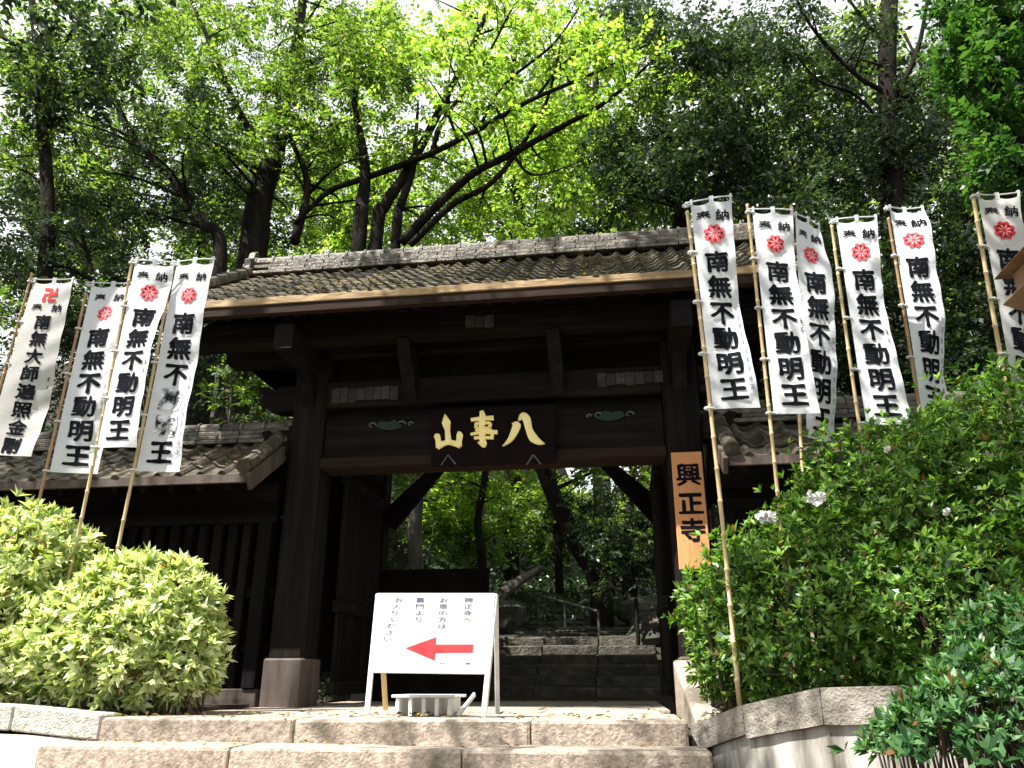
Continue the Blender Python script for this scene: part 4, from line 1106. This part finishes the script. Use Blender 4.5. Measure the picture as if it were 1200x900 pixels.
# overhanging tree beside the steps, right of the camera (shades the right side)
tree('overhanging_tree', [([Vector((5.6,.6,-1.5)), Vector((5.4,.8,1)), Vector((4.8,1.2,3.6)), Vector((3.6,1.6,5.6)), Vector((2.2,2.0,6.8))],(.22,.18,.15,.10,.05))],
     [], 'l_mid', 'tree leaning over the steps from the right, outside the picture', limbs=False)
root = bpy.data.objects[[o.name for o in bpy.data.objects if o.name.startswith('overhanging_tree')][0]]
Cs = []
while len(Cs) < 54:
    a, b, c = random.uniform(-1,1), random.uniform(-1,1), random.uniform(-1,1)
    if a*a+b*b+c*c < 1: Cs.append((1.0+a*3.2, 2.3+b*1.9, 7.4+c*1.0))
Cs += [(-3.4+random.uniform(-1.5,1.5), 1.8+random.uniform(-.4,.4), 7.4+random.uniform(-.3,.3)) for _ in range(11)]  # loose clumps added to shade the right part of the steps
V = scatter_leaves(np.array(Cs), rng.uniform(.4,.7,len(Cs)), 90, .11)
leaves_obj('crown', V, M['l_mid'], root); TW.clear()

root = tree('overhanging_tree', [([Vector((-9.6,1.6,-.6)), Vector((-9.4,1.8,2.5)), Vector((-8.8,2.4,6)), Vector((-7.2,3.8,9.2)), Vector((-4.6,5.2,10.6)), Vector((-2.0,5.6,11.0))],(.26,.22,.18,.13,.08,.03))],
     [], 'l_mid', 'tree leaning over the gate from the left, above the picture', limbs=False)
Cs = []
while len(Cs) < 26:
    a, b, c = random.uniform(-1,1), random.uniform(-1,1), random.uniform(-1,1)
    if a*a+b*b+c*c < 1: Cs.append((-3.0+a*4.0, 5.3+b*1.7, 10.8+c*.6))
V = scatter_leaves(np.array(Cs), rng.uniform(.35,.6,len(Cs)), 190, .14)
leaves_obj('crown', V, M['l_mid'], root); TW.clear()
for (c0, r0, K, tr, lab) in (((1.3,8.1,11.6),(3.3,1.8,.9),46,[(9.4,7,-.1),(9.3,7,3.5),(8.8,7.1,8),(5.6,7.8,11.2),(1.4,8.1,11.8)],'added high tree right of the gate, its unseen crown shading the undergrowth'),
                             ((-10.2,8.4,10.4),(3.4,2.4,1.2),46,[(-13.5,9.5,1.0),(-13.4,9.4,4.5),(-12.6,9.0,8),(-11,8.6,10),(-9,8.2,10.6)],'added high tree beyond the left side wall, shading the undergrowth'),((-9.7,4.7,10.4),(1.9,.9,.5),16,[(-14,4.0,-.5),(-13.8,4.1,4),(-12.8,4.3,8),(-11.4,4.6,10),(-9,4.7,10.5)],'added high tree left of the side wall, shading its roof')):
    root = tree('shading_tree', [([Vector(p) for p in tr],(.26,.2,.15,.09,.03))], [], 'l_dark', lab, limbs=False)  # high canopies added to shade the undergrowth and the left wall roof
    Cs = []
    while len(Cs) < K:
        a, b, c = random.uniform(-1,1), random.uniform(-1,1), random.uniform(-1,1)
        if a*a+b*b+c*c < 1: Cs.append((c0[0]+a*r0[0], c0[1]+b*r0[1], c0[2]+c*r0[2]))
    V = scatter_leaves(np.array(Cs), rng.uniform(.4,.75,len(Cs)), 130, .14)
    leaves_obj('crown', V, M['l_dark'], root); TW.clear()

# ---- clipped azaleas
def azalea(label, lobes, m, ntuft, leafL, root_loc, group=None, cat='bush', name='azalea_bush', jitter=.09, nl=7):
    root = empty(name, root_loc, label, cat, group)
    lob = [(np.array(c, float), np.array(r, float)) for c, r in lobes]
    area = np.array([r[0]*r[1]+r[0]*r[2]+r[1]*r[2] for c, r in lob]); cnt = (area/area.sum()*ntuft*1.6).astype(int)
    P = []; D = []
    for (c, r), k in zip(lob, cnt):
        d = unit(rng.normal(size=(k,3))); f = 1 - rng.random(k)**2.2*.30
        lump = 1 + .06*np.sin(d[:,0]*21+d[:,2]*17)*np.sin(d[:,1]*19+c[2]*9) + (rng.random(k) > .985)*.12 + .07*np.sin(d[:,0]*9+c[0]*5)*np.sin(d[:,2]*8+c[1]*3) + .05*np.sin(d[:,1]*15+d[:,0]*11) + rng.normal(size=k)*jitter*.6
        p = c + d*r*(f*lump)[:,None]
        keep = np.ones(k, bool)
        for (c2, r2) in lob:
            if c2 is c: continue
            keep &= (((p-c2)/r2)**2).sum(1) > .62
        keep &= p[:,2] > np.maximum(-.02, c[2]-r[2]*.98)
        P.append(p[keep]); D.append(unit(d/r)[keep])
    P = np.concatenate(P); D = np.concatenate(D)
    K = len(P); ax = unit(D + rng.normal(size=(K,3))*.35 + np.array([0,0,.45]))
    base = np.repeat(P, nl, 0); a = np.repeat(ax, nl, 0); N = K*nl
    side = unit(np.cross(a, rng.normal(size=(N,3)))); th = rng.uniform(.5, 1.25, N)
    t = unit(a*np.cos(th)[:,None] + side*np.sin(th)[:,None]); n = unit(a - t*np.sum(a*t, 1, keepdims=True))
    L_ = leafL*rng.uniform(.7, 1.2, N)*np.repeat(rng.uniform(.6,1.45,K), nl)
    leaves_obj('foliage', leaf_arrays(base, t, n, L_, L_*.34, .10), M[m], root)
    # stems from the ground into the bush
    bm = bmesh.new(); sel = rng.choice(K, min(K, 150), replace=False)
    for j in sel:
        c = Vector(P[j]); cc = min(lob, key=lambda q: np.linalg.norm(P[j]-q[0]))[0]
        g = Vector((cc[0]+random.uniform(-.15,.15), cc[1]+random.uniform(-.15,.15), root_loc[2]-.03))
        add_tube(bm, curve_pts([g, g.lerp(c,.5)+Vector((0,0,.08)), c], 3), list(np.linspace(.012,.003,7)), 4, cap=False)
    bm_obj('stems', bm, M['twig'], root)
    return root, P, D
def P3(px, py, Y): return tuple(at(px, py, Y))
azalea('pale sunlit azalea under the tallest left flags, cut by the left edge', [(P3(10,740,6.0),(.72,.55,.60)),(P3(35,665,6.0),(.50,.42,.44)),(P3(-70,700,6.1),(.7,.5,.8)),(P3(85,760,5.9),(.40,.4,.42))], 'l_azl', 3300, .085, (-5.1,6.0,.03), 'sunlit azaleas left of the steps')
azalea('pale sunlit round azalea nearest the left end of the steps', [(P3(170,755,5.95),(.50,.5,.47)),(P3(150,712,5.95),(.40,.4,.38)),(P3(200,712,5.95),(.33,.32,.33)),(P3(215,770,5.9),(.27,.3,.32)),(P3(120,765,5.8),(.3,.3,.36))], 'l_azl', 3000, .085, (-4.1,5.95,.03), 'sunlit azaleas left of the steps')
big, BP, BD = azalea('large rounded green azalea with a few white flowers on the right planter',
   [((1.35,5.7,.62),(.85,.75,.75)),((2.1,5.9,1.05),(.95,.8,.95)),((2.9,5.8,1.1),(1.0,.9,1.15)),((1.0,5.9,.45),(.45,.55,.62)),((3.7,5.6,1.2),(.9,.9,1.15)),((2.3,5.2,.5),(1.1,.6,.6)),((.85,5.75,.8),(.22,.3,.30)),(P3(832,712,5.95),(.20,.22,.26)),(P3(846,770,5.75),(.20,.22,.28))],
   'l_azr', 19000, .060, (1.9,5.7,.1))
azalea('bluish green shrub in the lower right corner in front of the planter wall', [(P3(1170,830,3.4),(.24,.25,.22)),(P3(1105,885,3.3),(.22,.22,.17)),(P3(1215,775,3.5),(.28,.26,.24)),(P3(1190,910,3.2),(.45,.3,.34)),(P3(1055,930,3.2),(.22,.22,.15)),(P3(1180,990,3.2),(.5,.35,.3)),(P3(1080,990,3.2),(.35,.3,.25))], 'l_cool', 4600, .046, (1.5,3.3,-1.1), name='broadleaf_shrub')
# white flowers on the big azalea
PET = bmesh.new()
for k in range(5):
    a = 2*math.pi*k/5; r = .034
    d = Vector((math.cos(a), math.sin(a), 0)); q = Vector((-d.y, d.x, 0))
    c0 = PET.verts.new((0,0,-.004)); arc = []
    for j in range(7):
        t = -1+j/3
        w = math.cos(t*1.45); arc.append(PET.verts.new(d*r*(.45+.62*w**.6)+q*r*.62*math.sin(t*1.25)+Vector((0,0,.010*math.sin(j*2.1+k)+.006))))
    for j in range(6): PET.faces.new((c0, arc[j], arc[j+1]))
pm = bpy.data.meshes.new('flower'); PET.to_mesh(pm); PET.free(); pm.materials.append(M['petal'])
def surf_pt(px, py):
    dr = ray(px, py).normalized(); o = np.array([0,0,ZC]); rel = BP-o; tt = rel@np.array(dr); dist = np.linalg.norm(rel - tt[:,None]*np.array(dr), axis=1)
    c = np.where(dist < .12)[0]
    if len(c) == 0: return None
    j = c[np.argmin(tt[c])]; return Vector(o)+dr*(tt[j]-.05)
for px, py in ((897,609),(892,604),(903,606),(955,586),(961,583),(949,582),(1110,600),(1040,527)):
    p = surf_pt(px, py)
    if p is None: continue
    o = link('flower', pm, big, None, p-wloc(big), (R(60+random.uniform(-25,25)), R(random.uniform(-25,25)), random.uniform(0,6))); o.scale = [random.uniform(.9,1.3) if px < 1000 else .7]*3

# tall trees standing behind the photographer, on the other side of the approach
for k, (x, y, h, lab) in enumerate(((-13,-9,8.5,'roadside tree behind the viewpoint, far left'),(-7.5,-12,9,'roadside tree behind the viewpoint, left'),(-2,-13,9.5,'roadside tree behind the viewpoint, middle'),(4,-12,9,'roadside tree behind the viewpoint, right'),(10,-8,9.5,'roadside tree beside the approach, far right'),(12,0,9.5,'tree beside the approach to the right of the steps'),(-15,-1,7.5,'tree beside the approach to the left of the steps'))):
    root = tree('roadside_tree', [([Vector((x,y,-1.5)), Vector((x+.2,y,2)), Vector((x,y+.2,h-1))],(.28,.2,.07))], [], 'l_mid', lab, limbs=False, group='trees along the approach')
    K = 60; C = np.array([x,y,h*.50]) + unit(rng.normal(size=(K,3)))*(rng.random((K,1))**.4)*np.array([3.0,2.4,h*.52])
    V = scatter_leaves(C, rng.uniform(.7,1.2,K), 70, .22)
    leaves_obj('crown', V, M['l_mid'], root); TW.clear()
